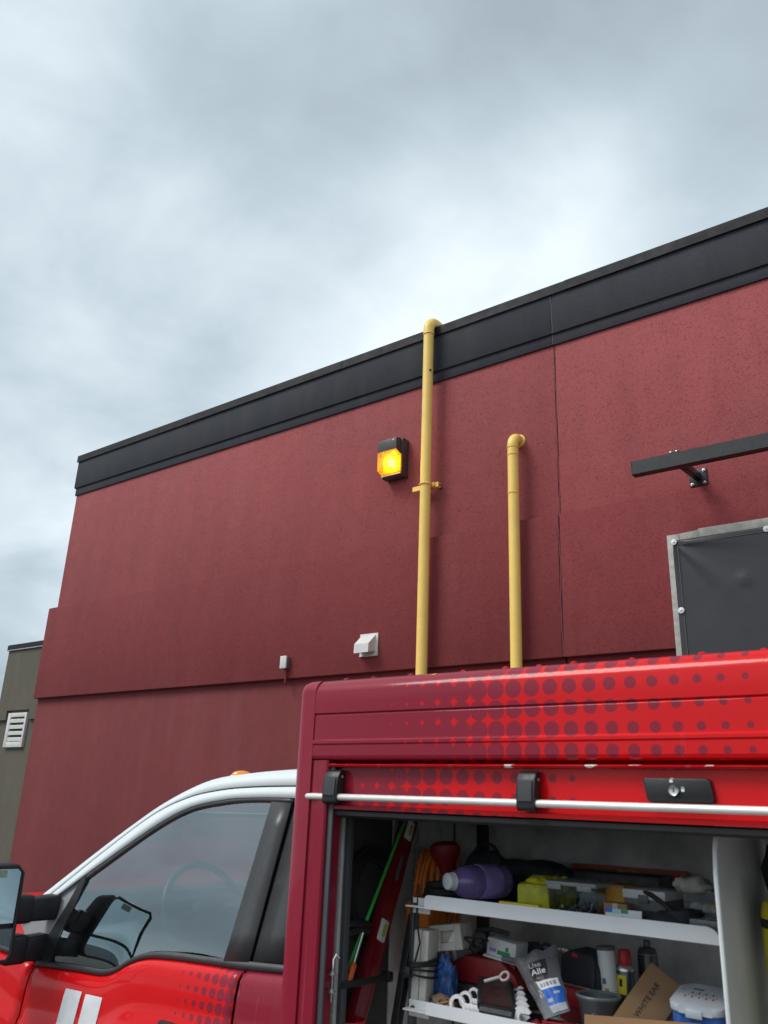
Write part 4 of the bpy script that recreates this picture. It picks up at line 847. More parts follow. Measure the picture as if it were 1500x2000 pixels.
# orange cord hung at the locker end
oc = thing('extension_cord', 'orange extension cord hung in loops at the locker end', 'cord', (-1.50, 2.2, 1.6), None, GB)
for i in range(6):
    cx = Vector((-1.50 + 0.012 * i, 2.22 + 0.012 * (i % 3), 1.6636))
    tube('cord_loop', [cx + Vector((0.004 * math.sin(3 * a + i), math.cos(a) * (0.062 + 0.004 * (i % 2)), math.sin(a) * (0.115 + 0.006 * (i % 3)))) for a in [2 * math.pi * k / 28 for k in range(28)]], 0.0065, 'orange', oc, 7, True)
box('cord_hook', (-1.546, 2.205, 1.6636 + 0.10), (-1.43, 2.235, 1.6636 + 0.106), 'zinc', oc, 0.001)
of = thing('orange_case', 'orange plastic drill case standing under the upper shelf end', 'case', (-1.4529, 2.1400, 1.5817), None, GB); of.location.z = L0
a_, b_ = Vector((-1.4927, 2.1400, 1.6196)), Vector((-1.4116, 2.1400, 1.5860))
box('case_shell', (a_.x, 2.10, L0), (b_.x, 2.20, U0 - 0.012), 'orange', of, 0.012)
for zz in (0.05, 0.09, 0.13): box('case_rib', (a_.x + 0.006, 2.097, L0 + zz), (b_.x - 0.006, 2.1005, L0 + zz + 0.012), 'orange', of, 0.001)

# ---- locker end: spirit level, rod, clamps, screwdriver, bucket
EX = -1.515
def YZ(top, bot): return Vector(top), Vector(bot)
lt, lb_ = (-1.5150, 2.1519, 1.8857), (-1.5150, 1.9289, 1.3852)
lt, lb_ = Vector(lt), Vector(lb_); dv = (lt - lb_).normalized(); nv = Vector((1, 0, 0)).cross(dv).normalized()
if nv.y > 0: nv = -nv
sl = thing('spirit_level', 'red box-section spirit level leaning upright at the locker end', 'spirit level', lb_, None, GB)
def beam(name, a, b, wy, wx, mat, par, bev=0.002, xo=0.0):
    d = (b - a).normalized(); n_ = Vector((1, 0, 0)).cross(d).normalized(); bm = bmesh.new(); X = Vector((1, 0, 0)); vs = []
    for p in (a, b):
        for s_, r_ in ((-1, -1), (-1, 1), (1, 1), (1, -1)): vs.append(bm.verts.new(p + n_ * wy / 2 * s_ + X * (wx / 2 * r_ + xo)))
    for q in ((0, 1, 2, 3), (7, 6, 5, 4), (0, 4, 5, 1), (1, 5, 6, 2), (2, 6, 7, 3), (3, 7, 4, 0)): bm.faces.new([vs[i] for i in q])
    if bev: bmesh.ops.bevel(bm, geom=bm.edges[:], offset=bev, segments=2, profile=0.5, affect='EDGES')
    return link(name, bm, mat, par)
lb2 = lb_ - dv * 0.10
beam('level_body', lb2, lt, 0.058, 0.022, 'level_red', sl, 0.003)
for s_ in (-1, 1): beam('level_flange', lb2 + nv * 0.024 * s_, lt + nv * 0.024 * s_, 0.008, 0.027, 'level_red', sl, 0.001)
beam('level_end_cap', lt - dv * 0.01, lt + dv * 0.012, 0.062, 0.030, 'black_plastic', sl, 0.003)
for f_, nm in ((0.055, 'top'), (0.335, 'low')):
    c_ = lt - dv * f_; vb = beam('vial_block', c_ - dv * 0.028, c_ + dv * 0.028, 0.034, 0.031, 'cap_white', sl, 0.004)
    beam('vial', c_ - dv * 0.016, c_ + dv * 0.016, 0.012, 0.0345, 'vial_green', vb, 0.002)
beam('level_slot', lt - dv * 0.20, lt - dv * 0.13, 0.016, 0.0235, 'grey_plastic', sl, 0.002)
g0, g1 = Vector((-1.4850, 2.0701, 1.8493)), Vector((-1.4850, 1.7787, 1.3997))
gr = thing('fibreglass_rod', 'thin green fibreglass rod leaning across the red spirit level', 'rod', g1, None, GB)
tube('rod_shaft', [g1 - (g0 - g1) * 0.2, g1, g0], 0.0045, 'green_rod', gr, 8); tube('rod_tip', [g0, g0 + (g0 - g1).normalized() * 0.03], [0.0052, 0.003], 'steel', gr, 8)
cp = Vector((-1.5000, 1.8806, 1.6017)); cl_ = thing('spring_clamp', 'black spring clamp with orange tips gripping the level', 'clamp', cp, None, GB)
tube('clamp_jaw', [cp + Vector((0.0, -0.055, 0.004)), cp + Vector((0.01, -0.02, 0.010)), cp + Vector((0.012, 0.02, 0.006)), cp + Vector((0.01, 0.06, 0.0))], [0.008, 0.011, 0.012, 0.008], 'black_plastic', cl_, 8)
tube('clamp_jaw', [cp + Vector((0.0, -0.055, -0.012)), cp + Vector((0.01, -0.02, -0.012)), cp + Vector((0.012, 0.02, -0.006)), cp + Vector((0.01, 0.055, -0.016))], [0.007, 0.010, 0.011, 0.007], 'black_plastic', cl_, 8)
for dz in (0.004, -0.012): lathe('clamp_tip', [(0.006, 0), (0.009, 0.003), (0.009, 0.012), (0.006, 0.015)], cp + Vector((0, -0.068, dz)), (0, 1, 0), pm('tip_orange', (0.60, 0.10, 0.02), 0.5), cl_, 10)
o1, o0 = Vector((-1.4700, 1.8538, 1.5224)), Vector((-1.4700, 1.8327, 1.4789))
sd = thing('screwdriver', 'screwdriver with an orange handle standing beside the green rod', 'screwdriver', o0, None, GB)
tube('handle', [o0, o0.lerp(o1, 0.1), o0.lerp(o1, 0.5), o0.lerp(o1, 0.9), o1], [0.006, 0.009, 0.0085, 0.009, 0.005], pm('handle_orange', (0.62, 0.10, 0.015), 0.4), sd, 10); tube('blade', [o1, o1 + (o1 - o0) * 1.5], 0.003, 'steel', sd, 8)
s0, s1 = Vector((-1.4600, 1.7965, 1.4791)), Vector((-1.4600, 1.9916, 1.4755))
st = thing('rubber_strap', 'black rubber strap stretched across the foot of the red level', 'strap', s0, None, GB)
beam('strap_band', s0 + Vector((0, 0, 0)), s1, 0.016, 0.004, 'rubber', st, 0.001); box('strap_anchor', (s1.x - 0.02, s1.y - 0.008, s1.z - 0.012), (s1.x + 0.006, s1.y + 0.012, s1.z + 0.012), 'black_plastic', st, 0.003)
h0 = Vector((-1.4550, 1.7540, 1.4959))
hk = thing('eye_bolt', 'zinc hook bolt with nuts hanging by the shutter guide', 'hook', h0, None, GB)
tube('bolt_shank', [h0 + Vector((0.006, 0.012, 0.048)), h0 + Vector((0.003, 0.004, 0.056)), h0 + Vector((0, -0.003, 0.046)), h0 + Vector((0, -0.003, 0.02)), h0 + Vector((0, -0.004, -0.045))], 0.0032, 'chrome', hk, 8)
for dz in (0.012, -0.026): lathe('nut', [(0.010, 0), (0.012, 0.002), (0.012, 0.003), (0.007, 0.003), (0.007, 0.008), (0.004, 0.009)], h0 + Vector((0, -0.003, dz)), (0, 0, 1), 'zinc', hk, 6)
bk_ = Vector((-1.5198, 1.8300, 1.3910)); bu = thing('bucket', 'red bucket on the locker floor under the green rod', 'bucket', (bk_.x + 0.01, 1.86, 1.07), None, GB)
lathe('bucket_wall', [(0.035, 0), (0.042, 0.30), (0.047, 0.345), (0.047, 0.352), (0.043, 0.352), (0.038, 0.30), (0.03, 0.01)], (bk_.x + 0.02, 1.87, bk_.z - 0.352), (0, 0, 1), 'red_plastic', bu, 20)
box('bucket_stand', (bk_.x - 0.01, 1.84, 1.071), (bk_.x + 0.05, 1.90, bk_.z - 0.353), 'black_plastic', bu)
co = Vector((-1.5400, 1.9959, 1.6891)); cw = thing('cable_coil', 'black cable coil hung flat on the dark locker end', 'cable', co, None, GB)
for i in range(4): tube('cable_turn', [co + Vector((0.004 + 0.002 * i, math.cos(a) * (0.105 - 0.010 * i), math.sin(a) * (0.12 - 0.010 * i) - 0.02)) for a in [2 * math.pi * k / 32 for k in range(32)]], 0.0055, 'rubber', cw, 6, True)
b0, b1 = Vector((-1.3809, 1.9800, 1.6333)), Vector((-1.3914, 1.9300, 1.3920))
bb_ = thing('steel_angle', 'black steel angle bar leaning between level and white box', 'bar', b1, None, GB)
beam('angle_leg', b1 - (b0 - b1) * 0.35, b0, 0.026, 0.004, 'black_powder', bb_, 0.001, 0.012); beam('angle_leg', b1 - (b0 - b1) * 0.35, b0, 0.004, 0.026, 'black_powder', bb_, 0.001)

tr_ = thing('tape_roll', 'round olive yellow roll of tape behind the screw bin', 'tape', (-1.0067, 2.1200, 1.7356), None, GU); tr_.location.z = U0
trc = Vector((-1.0064, 2.1200, 1.7428))
lathe('tape_ring', [(0.020, 0), (0.036, 0), (0.037, 0.002), (0.037, 0.022), (0.036, 0.024), (0.020, 0.024)], (trc.x, trc.y, U0 + 0.038), (-0.3, -1, 0.25), 'acid_yellow', tr_, 24)
box('tape_core', (trc.x - 0.016, trc.y - 0.01, U0), (trc.x + 0.016, trc.y + 0.004, U0 + 0.012), 'tan_card', tr_)
t_, w, h = blk('hinge_box', 'small tan cardboard box in front of the amber carton', 'carton', (-0.8509, 1.9850, 1.7099), (-0.7972, 1.9850, 1.7105), 1.985, 0.04, 'tan_card', U0, GU, 0.08, 0.001)
box('box_tape', (-0.006, -0.0206, 0.0), (0.006, -0.0201, h), 'beige_plastic', t_)
t_, w, h = blk('socket_case', 'dark grey socket case under the clear tub by the divider', 'case', (-0.6440, 1.9450, 1.7002), (-0.5739, 1.9450, 1.6985), 1.945, 0.05, 'can_grey', U0, GU, 0.0, 0.003)
box('case_latch', (-0.008, -0.0275, h * 0.3), (0.008, -0.0252, h * 0.8), 'grey_plastic', t_, 0.001)
# ---- lower shelf, left end
wa, wb_ = Vector((-1.3605, 1.9500, 1.6025)), Vector((-1.3136, 1.9500, 1.4469))
wt = thing('tube_light_box', 'tall narrow white plastic box tied with black cable', 'box', ((wa.x + wb_.x) / 2, 1.97, L0), (0.0, 0.045, 0.15), GL)
w = 0.021; h = wa.z - L0 + 0.002
for x0, x1 in ((-w, -0.0006), (0.0006, w)): box('box_half', (x0, -0.03, 0), (x1, 0.03, h), 'beige_plastic', wt, 0.003)
cb1 = thing('power_cable', 'black cable wound round the tall narrow white box', 'cable', (wa.x, 1.95, L0), None, GL)
xm_, ym_ = (wa.x + wb_.x) / 2, 1.925
zt_ = 1.6223
tube('cable_run', [(xm_ - 0.012, ym_ + 0.008, zt_ + 0.10), (xm_ - 0.010, ym_, zt_), (xm_ - 0.014, ym_ + 0.003, zt_ - 0.05), (xm_ - 0.013, ym_ + 0.004, zt_ - 0.10)], 0.0026, 'rubber', cb1, 7)
tube('cable_run', [(xm_ + 0.004, ym_ + 0.010, zt_ + 0.09), (xm_ + 0.006, ym_ + 0.002, zt_ + 0.01), (xm_ + 0.017, ym_ + 0.002, zt_ - 0.045), (xm_ + 0.004, ym_ + 0.003, zt_ - 0.085), (xm_ - 0.004, ym_ + 0.003, zt_ - 0.10)], 0.0026, 'rubber', cb1, 7)
for i in range(5):
    zz = zt_ - 0.085 - 0.009 * i
    tube('cable_wrap', [(xm_ + math.cos(a) * 0.034, 1.97 + math.sin(a) * 0.046, zz + 0.006 * math.sin(a + i)) for a in [2 * math.pi * k / 20 for k in range(20)]], 0.0030, 'rubber', cb1, 6, True)
lump('cable_knot', (xm_ - 0.018, ym_ - 0.002, zt_ - 0.115), (0.013, 0.009, 0.014), 'rubber', cb1, 8, 0.6, 3)
qa, qb = Vector((-1.3348, 1.9900, 1.6009)), Vector((-1.2504, 1.9900, 1.6251))
bx_ = thing('meter_box', 'beige plastic box with a recessed square handle, tilted', 'box', ((qa.x + qb.x) / 2, 2.02, 1.5555), (0, -0.16, 0.12), GL)
w = 0.046; h = 0.060
prism('box_shell', [(-w, 0), (w, 0), (w, h), (-w, h)], 'xz', 0.006, 0.06, 'beige_plastic', bx_, 0.003)
for nm, x0, x1, z0, z1 in (('face_bar', -w, -0.016, 0, h), ('face_bar', 0.026, w, 0, h), ('face_bar', -0.0155, 0.0255, 0, 0.018), ('face_bar', -0.0155, 0.0255, 0.046, h)): box(nm, (x0, -0.012, z0), (x1, 0.0055, z1), 'beige_plastic', bx_, 0.001)
prism('handle_slope', [(0.004, 0.0185), (0.0252, 0.0185), (0.0252, 0.0455)], 'xz', -0.008, 0.005, 'white_plastic', bx_)
pk = thing('snack_packet', 'blue printed packet crumpled under the beige box', 'packet', (Vector((-1.2817, 1.9700, 1.4825)).x, 1.99, L0), None, GL)
lump('packet_body', (Vector((-1.2887, 1.9800, 1.5089)).x, 2.0, L0 + 0.052), (0.030, 0.016, 0.058), 'blue_print', pk, 17, 0.5, 3.0, 4)
lump('packet_foot', (Vector((-1.2810, 1.9600, 1.4726)).x, 1.97, L0 + 0.012), (0.028, 0.020, 0.018), 'brown_bits', pk, 18, 0.4, 2.0)
box('packet_rest', (Vector((-1.2887, 1.9800, 1.5089)).x - 0.025, 1.985, L0), (Vector((-1.2887, 1.9800, 1.5089)).x + 0.025, 2.02, L0 + 0.02), 'blue_print', pk, 0.004)
# ---- red case, caulk tube, green carton
ra, rb_ = Vector((-1.3061, 2.0600, 1.5213)), Vector((-1.1141, 2.0600, 1.5284))
rc = thing('red_case', 'dark red rounded tool case lying behind the spanner rack', 'case', ((ra.x + rb_.x) / 2, 2.12, L0), (0, 0, -0.05), GL)
w = (rb_.x - ra.x) / 2 + 0.012; h = 1.5443 - L0
prism('case_lid', [(-w, h * 0.42), (-w, h * 0.9), (-w + 0.012, h), (w * 0.45, h * 0.98), (w * 0.85, h * 0.72), (w, h * 0.42)], 'xz', -0.06, 0.10, 'dark_red', rc, 0.006)
prism('case_base', [(-w, 0), (-w, h * 0.40), (w, h * 0.40), (w, 0)], 'xz', -0.062, 0.102, 'lining_dark', rc, 0.006)
k0_, k1_ = Vector((-1.3001, 2.0500, 1.5493)), Vector((-1.2457, 2.1200, 1.5756))
ck = thing('caulk_gun', 'grey sealant tube in a gun resting on the red case', 'caulk gun', k0_, None, GL)
tube('sealant_tube', [k0_, k0_ + (k1_ - k0_) * 0.06, k1_], [0.020, 0.0215, 0.0215], 'grey_plastic', ck, 16); lathe('tube_end', [(0.0205, 0), (0.0225, 0.002), (0.0225, 0.007), (0.019, 0.009)], k0_ - (k1_ - k0_).normalized() * 0.006, k1_ - k0_, 'frosted_lid', ck, 16)
tube('gun_frame', [k1_ + Vector((-0.02, -0.005, 0.02)), k1_ + Vector((0.03, -0.01, 0.03)), k1_ + Vector((0.075, 0, 0.022))], 0.006, 'can_grey', ck, 8); tube('trigger', [k1_ + Vector((0.015, -0.02, 0.0)), k1_ + Vector((0.025, -0.02, -0.022)), k1_ + Vector((0.02, -0.02, -0.045))], [0.009, 0.009, 0.006], 'black_plastic', ck, 8)
ga, gb = Vector((-1.2105, 2.0600, 1.5683)), Vector((-1.1249, 2.0600, 1.5645))
gn = thing('tape_carton', 'small white carton with green print on the red case', 'carton', ((ga.x + gb.x) / 2, 2.10, 1.5479), (0.0, 0.10, -0.05), GL)
w = (gb.x - ga.x) / 2
box('carton_body', (-w, -0.03, 0), (w, 0.03, 0.040), 'white_enamel', gn, 0.002)
box('print_patch', (-w * 0.25, -0.0308, 0.006), (w * 0.62, -0.0301, 0.016), 'green_print', gn); box('print_patch', (-w * 0.8, -0.0308, 0.010), (-w * 0.35, -0.0301, 0.018), 'lilac', gn); box('print_patch', (w * 0.3, -0.0308, 0.017), (w * 0.5, -0.0301, 0.027), 'green_print', gn)
box('carton_base', (-w - 0.006, -0.036, -0.006), (w + 0.010, 0.03, -0.0005), 'white_enamel', gn, 0.001)
box('carton_prop', (-w + 0.006, -0.02, -0.035), (w - 0.006, 0.03, -0.0065), 'dark_red', gn)
# ---- spanner rack and its spanners
ta, tb = Vector((-1.1524, 1.9900, 1.5123)), Vector((-1.0615, 1.9300, 1.4555))
rk = thing('spanner_rack', 'black plastic spanner rack with a red label on lower shelf', 'rack', (-1.05, 1.95, L0), None, GL)
xa_, xb_ = -1.1319, -1.0478; xt0, xt1 = -1.1959, -1.1175
yA, yB, zA, zB = 1.93, 2.03, L0 + 0.016, L0 + 0.050
def quad_slab(name, p, thick, mat, par):
    bm = bmesh.new(); v = [bm.verts.new(q) for q in p]; f0 = bm.faces.new(v); f0.normal_update()
    r_ = bmesh.ops.extrude_face_region(bm, geom=[f0]); n_ = f0.normal.copy()
    for e_ in r_['geom']:
        if isinstance(e_, bmesh.types.BMVert): e_.co -= n_ * thick
    return link(name, bm, mat, par)
quad_slab('rack_plate', [(xa_, yA - 0.016, zA + 0.022), (xb_, yA - 0.016, zA + 0.022), (xt1, yB - 0.01, zB + 0.020), (xt0, yB - 0.01, zB + 0.020)], 0.006, pm('smoked', (0.045, 0.018, 0.018), 0.3), rk)
for (p, q) in (((xa_, yA, zA), (xt0, yB, zB)), ((xb_, yA, zA), (xt1, yB, zB))): tube('rack_rail', [Vector(p) + Vector((0, -0.018, 0.018)), Vector(q) + Vector((0, -0.010, 0.018))], 0.010, 'black_plastic', rk, 8)
tube('rack_front', [(xa_, yA - 0.018, zA + 0.012), (xb_, yA - 0.018, zA + 0.012)], 0.012, 'black_plastic', rk, 8); tube('rack_back', [(xt0, yB, zB), (xt1, yB, zB)], 0.008, 'black_plastic', rk, 8)
quad_slab('red_label', [(xa_ + 0.012, yA - 0.0235, L0 + 0.012), (xb_ - 0.012, yA - 0.0235, L0 + 0.012), (xb_ - 0.012, yA - 0.0235, zA + 0.008), (xa_ + 0.012, yA - 0.0235, zA + 0.008)], 0.002, 'red_plastic', rk)
box('rack_foot', (xa_, yA - 0.015, L0), (xb_, yB + 0.03, L0 + 0.010), 'black_plastic', rk, 0.003)
quad_slab('rack_mat', [(xa_ - 0.13, 1.915, L0 + 0.001), (xb_ + 0.12, 1.915, L0 + 0.001), (xb_ + 0.09, 2.05, L0 + 0.001), (xa_ - 0.10, 2.05, L0 + 0.001)], 0.0008, 'dark_red', rk)
def spanner(i, n):
    f_ = i / (n - 1); s_ = 1.0 - 0.62 * f_
    y = yA - 0.012 + (yB - yA) * f_; z = zA + 0.010 + (zB - zA) * f_
    xl = -1.2006 + 0.030 * f_; xr = -1.0266 + (-1.0732 - -1.0266) * f_ - 0.012 * f_
    words = ['largest front', 'second largest', 'middle-sized', 'second smallest', 'smallest rear']
    t_ = thing('spanner', words[i] + ' bright combination spanner across the black rack', 'spanner', ((xl + xr) / 2, y, z), (0.10, 0, 0), 'combination spanners in the rack')
    hl = (xr - xl) / 2; r_ = 0.0225 * s_; th = 0.0016 * s_ + 0.0012
    # ring end (left): an annulus turned to face the viewer
    bm = bmesh.new(); n2 = 22; R_ = []
    for k in range(n2):
        a = 2 * math.pi * k / n2; d = Vector((math.cos(a), 0.10 * math.sin(a), math.sin(a)))
        R_.append([bm.verts.new(Vector((-hl, o_, 0)) + d * q_) for q_, o_ in ((r_ * 0.64, -th), (r_, -th), (r_, th), (r_ * 0.64, th))])
    for k in range(n2):
        for j in range(4): bm.faces.new((R_[k][j], R_[k][(j + 1) % 4], R_[(k + 1) % n2][(j + 1) % 4], R_[(k + 1) % n2][j]))
    link('ring_end', bm, 'wrench_bright', t_, 50)
    box('shank', (-hl + r_ * 0.9, -th * 0.7, -r_ * 0.33), (hl - r_ * 0.8, th * 0.7, r_ * 0.33), 'wrench_bright', t_, 0.0012)
    o_ = []                                             # open jaw (right)
    for a in range(62, 299, 12): o_.append((hl + math.cos(math.radians(a)) * r_ * 1.12, math.sin(math.radians(a)) * r_ * 1.12))
    o_ += [(hl + r_ * 0.95, -r_ * 0.62), (hl + r_ * 0.75, -r_ * 0.45), (hl - r_ * 0.25, -r_ * 0.42), (hl - r_ * 0.42, 0), (hl - r_ * 0.25, r_ * 0.42), (hl + r_ * 0.75, r_ * 0.45), (hl + r_ * 0.95, r_ * 0.62)]
    prism('open_jaw', o_, 'xz', -th, th, 'wrench_bright', t_)
for i in range(5): spanner(i, 5)
w0, w1 = Vector((-1.1494, 1.9650, 1.4917)), Vector((-1.1157, 1.9850, 1.5058))
dw = thing('spanner', 'dull grey spanner lying loose across the middle of the rack', 'spanner', w0, None, GL)
tube('shank', [w0 + Vector((0, -0.01, 0.020)), w1 + Vector((0, -0.01, 0.018))], 0.0038, 'alu', dw, 8); tube('ring_end', arc(w1 + Vector((0.009, -0.007, 0.020)), (1, 0.2, 0.1), (0, 0.5, 0.85), 0.010, 0, 345, 18), 0.003, 'alu', dw, 6, True)
# ---- plastic bag of wipes
bgp = [(-1.0938, 2.0000, 1.5597), (-0.9988, 2.0300, 1.5979), (-0.9241, 1.9450, 1.4847), (-0.9761, 1.9250, 1.4625)]
pb_ = thing('plastic_bag', 'grey plastic bag with a blue and white label on lower shelf', 'bag', (Vector(bgp[3]).x, 1.95, L0), None, GL)
q = [Vector(p) for p in bgp]
def bagf(side_):
    def f(u, v):
        p = q[0].lerp(q[1], u).lerp(q[3].lerp(q[2], u), v); k = math.sin(math.pi * min(1, max(0, u))) ** 0.6 * math.sin(math.pi * (0.12 + 0.85 * v)) ** 0.7
        n_ = mnoise.noise(Vector((u * 4, v * 6, 2.5))) * 0.007 + mnoise.noise(Vector((u * 9, v * 3, 7.5))) * 0.004
        return p + Vector((0, -1, 0.25)) * side_ * (0.022 * k + n_ * k) + Vector((mnoise.noise(Vector((v * 5, 1, side_))) * 0.006, 0, 0.004 * math.sin(u * 14) if v < 0.1 else 0))
    return f
grid('bag_front', bagf(1), 24, 30, 'bag_film', pb_); grid('bag_back', bagf(-1), 12, 14, 'bag_film', pb_)
def on_bag(u, v, off=0.0015): 
    return bagf(1)(u, v) + Vector((0, -1, 0.25)).normalized() * off
grid('label_white', lambda u, v: on_bag(0.40 + 0.55 * u, 0.50 + 0.12 * v), 14, 5, 'print_white', pb_); grid('label_blue', lambda u, v: on_bag(0.40 + 0.57 * u, 0.622 + 0.24 * v), 14, 10, 'label_blue', pb_)
grid('label_foot', lambda u, v: on_bag(0.42 + 0.55 * u, 0.862 + 0.10 * v), 14, 5, pm('pale_print', (0.42, 0.44, 0.50), 0.5, 0, 0.2, 60), pb_)
grid('label_dark', lambda u, v: on_bag(0.32 + 0.45 * u, 0.17 + 0.30 * v), 12, 8, pm('dark_print', (0.03, 0.03, 0.035), 0.4), pb_)
xd = (on_bag(0.8, 0.3) - on_bag(0.3, 0.3)).normalized(); yd = (on_bag(0.5, 0.2) - on_bag(0.5, 0.4)).normalized()
text('label_text', 'Use', 0.019, 'pale_print', pb_, on_bag(0.35, 0.275, 0.010), xd, yd); text('label_text', 'Alle', 0.022, 'print_white', pb_, on_bag(0.38, 0.40, 0.010), xd, yd)
for i in range(5): grid('print_line', lambda u, v, i=i: on_bag(0.47 + 0.09 * i + 0.06 * u, 0.535 + 0.055 * v, 0.0022), 3, 2, 'frosted_lid', pb_)
grid('print_line', lambda u, v: on_bag(0.47 + 0.16 * u, 0.76 + 0.06 * v, 0.0022), 4, 3, 'pale_print', pb_); grid('print_line', lambda u, v: on_bag(0.70 + 0.18 * u, 0.68 + 0.035 * v, 0.0022), 4, 3, 'pale_print', pb_)
rs2 = random.Random(3)
for k_, (px_, mt, lb_x) in enumerate(((Vector((-1.2482, 2.0200, 1.4811)), 'rubber', 'coil of thin black wire in front of the red case'), (Vector((-1.2533, 1.9500, 1.4667)), 'tan_card', 'coil of brown twine by the foot of the white box'))):
    cw_ = thing('wire_coil', lb_x, 'wire', (px_.x, px_.y, L0), None, GL)
    for i in range(4): tube('wire_turn', [(px_.x + math.cos(a) * (0.022 + 0.002 * rs2.random()), px_.y + math.sin(a) * 0.02, L0 + 0.006 + 0.005 * i + 0.004 * math.sin(a * 2 + i)) for a in [2 * math.pi * q_ / 18 for q_ in range(18)]], 0.0028, mt, cw_, 6, True)
pl_ = thing('pliers', 'pliers with red grips lying on the tool bag', 'pliers', (Vector((-0.9861, 2.1000, 1.5705)).x, 2.08, L0), None, GL)
plc = Vector((-0.9939, 2.1000, 1.5785))
for s_ in (-1, 1): tube('grip', [plc + Vector((0, 0.01 * s_, 0)), plc + Vector((0.02, 0.016 * s_, -0.002)), plc + Vector((0.055, 0.012 * s_, -0.010))], [0.0035, 0.006, 0.005], 'red_plastic', pl_, 8)
tube('jaws', [plc + Vector((0.002, 0, 0)), plc + Vector((-0.015, 0, 0.003)), plc + Vector((-0.035, 0, 0.004))], [0.008, 0.009, 0.003], 'steel', pl_, 8)
# ---- black pouch, red and black tool bag, grey pan
pc = Vector((-1.1258, 2.1600, 1.5547)); po = thing('tool_pouch', 'black leather tool pouch behind the plastic bag', 'pouch', (pc.x, pc.y, L0), None, GL)
lump('pouch_body', (pc.x, pc.y, (L0 + pc.z) / 2 + 0.004), (0.052, 0.035, (pc.z - L0) / 2 + 0.020), 'dark_cloth', po, 40, 0.18, 1.8); tube('pouch_loop', arc((pc.x + 0.045, pc.y - 0.01, pc.z + 0.012), (1, 0, 0), (0, 0, 1), 0.016, -20, 200, 10), 0.004, 'dark_cloth', po, 7)
lathe('pouch_stud', [(0.012, 0), (0.012, 0.003), (0.004, 0.005)], (pc.x - 0.004, pc.y - 0.034, pc.z - 0.006), (0, -1, 0.2), 'frosted_lid', po, 12)
d_a, d_b = Vector((-1.0146, 2.0800, 1.5691)), Vector((-0.9067, 2.0800, 1.5638))
tb_ = thing('tool_bag', 'black and red zipped tool bag in the middle of lower shelf', 'bag', ((d_a.x + d_b.x) / 2, 2.13, L0), (0, 0.05, -0.05), GL)
w = (d_b.x - d_a.x) / 2; h = 1.5851 - L0
prism('bag_top', [(-w, h * 0.52), (-w, h * 0.9), (-w * 0.6, h), (w * 0.55, h * 0.98), (w * 0.92, h * 0.8), (w, h * 0.52)], 'xz', -0.05, 0.05, 'dark_cloth', tb_, 0.006)
prism('bag_base', [(-w, 0), (-w, h * 0.51), (w, h * 0.51), (w, 0)], 'xz', -0.052, 0.052, 'dark_red', tb_, 0.005); box('red_panel', (-w * 0.75, -0.0555, h * 0.22), (w * 0.45, -0.0522, h * 0.47), 'red_plastic', tb_, 0.002)
box('bag_strap', (w * 0.55, -0.057, 0.0), (w * 0.75, -0.0523, h * 0.9), 'dark_cloth', tb_, 0.001); tube('bag_zip', [(-w * 0.9, -0.0525, h * 0.515), (w * 0.9, -0.0525, h * 0.515)], 0.0018, 'zinc', tb_, 6)
pn = Vector((-0.8919, 1.9900, 1.5065)); pan = thing('grey_pan', 'round grey plastic pan in front of the tool bag', 'pan', (pn.x, 2.02, L0), None, GL)
lathe('pan_wall', [(0.036, 0), (0.041, 0.004), (0.045, pn.z - L0 - 0.01), (0.050, pn.z - L0 - 0.004), (0.050, pn.z - L0 + 0.003), (0.045, pn.z - L0 + 0.003), (0.041, pn.z - L0 - 0.01), (0.035, 0.006)], (pn.x, 2.03, L0), (0, 0, 1), pm('pan_grey', (0.085, 0.095, 0.10), 0.45), pan, 28)
tube('pan_rim', arc((pn.x, 2.03, pn.z + 0.002), (1, 0, 0), (0, 1, 0), 0.048, 0, 350, 30), 0.004, pm('rim_grey', (0.16, 0.18, 0.19), 0.4), pan, 7, True)
rp = thing('red_clip', 'small red plastic box at the front of lower shelf', 'box', (Vector((-0.9509, 1.9350, 1.4650)).x, 1.94, L0), (0, 0, 0.1), GL)
box('clip_shell', (-0.035, -0.012, 0), (0.035, 0.02, 0.022), 'red_plastic', rp, 0.003); box('clip_lid', (-0.034, -0.011, 0.0222), (0.034, 0.019, 0.027), 'dark_red', rp, 0.002)
# ---- cans
def can(name, label, top, y, r, h, mats, tilt, cap_r, cap_h, zt, rest=L0):
    t_ = thing(name, label, 'can', (top, y, rest), (0, tilt, 0), GL)
    b0_ = max(0.0, zt - h - rest)
    lathe('can_body', [(r * 0.93, b0_), (r, b0_ + 0.003), (r, b0_ + h - cap_h - r * 0.62), (r * 0.97, b0_ + h - cap_h - r * 0.55), (r * 0.80, b0_ + h - cap_h - r * 0.15), (cap_r * 0.98, b0_ + h - cap_h)], (0, 0, 0), (0, 0, 1), mats[0], t_, 24)
    lathe('can_cap', [(cap_r, 0), (cap_r * 1.03, 0.001), (cap_r * 0.97, cap_h - 0.003), (cap_r * 0.8, cap_h)], (0, 0, b0_ + h - cap_h), (0, 0, 1), mats[1], t_, 20)
    return t_, b0_
tz = 1.6016
ct_ = thing('sealant_cartridge', 'tall white sealant cartridge standing left of the red-capped can', 'cartridge', (Vector((-0.8898, 2.1000, 1.4943)).x, 2.10, L0), (0, -0.06, 0), GL)
hh = tz - L0
lathe('cartridge_tube', [(0.0195, 0), (0.0205, 0.002), (0.0205, hh - 0.004), (0.019, hh)], (0, 0, 0), (0, 0, 1), 'white_enamel', ct_, 24); lathe('cartridge_rim', [(0.0212, hh - 0.006), (0.0225, hh - 0.004), (0.0225, hh + 0.001), (0.020, hh + 0.002)], (0, 0, 0), (0, 0, 1), 'grey_plastic', ct_, 24)
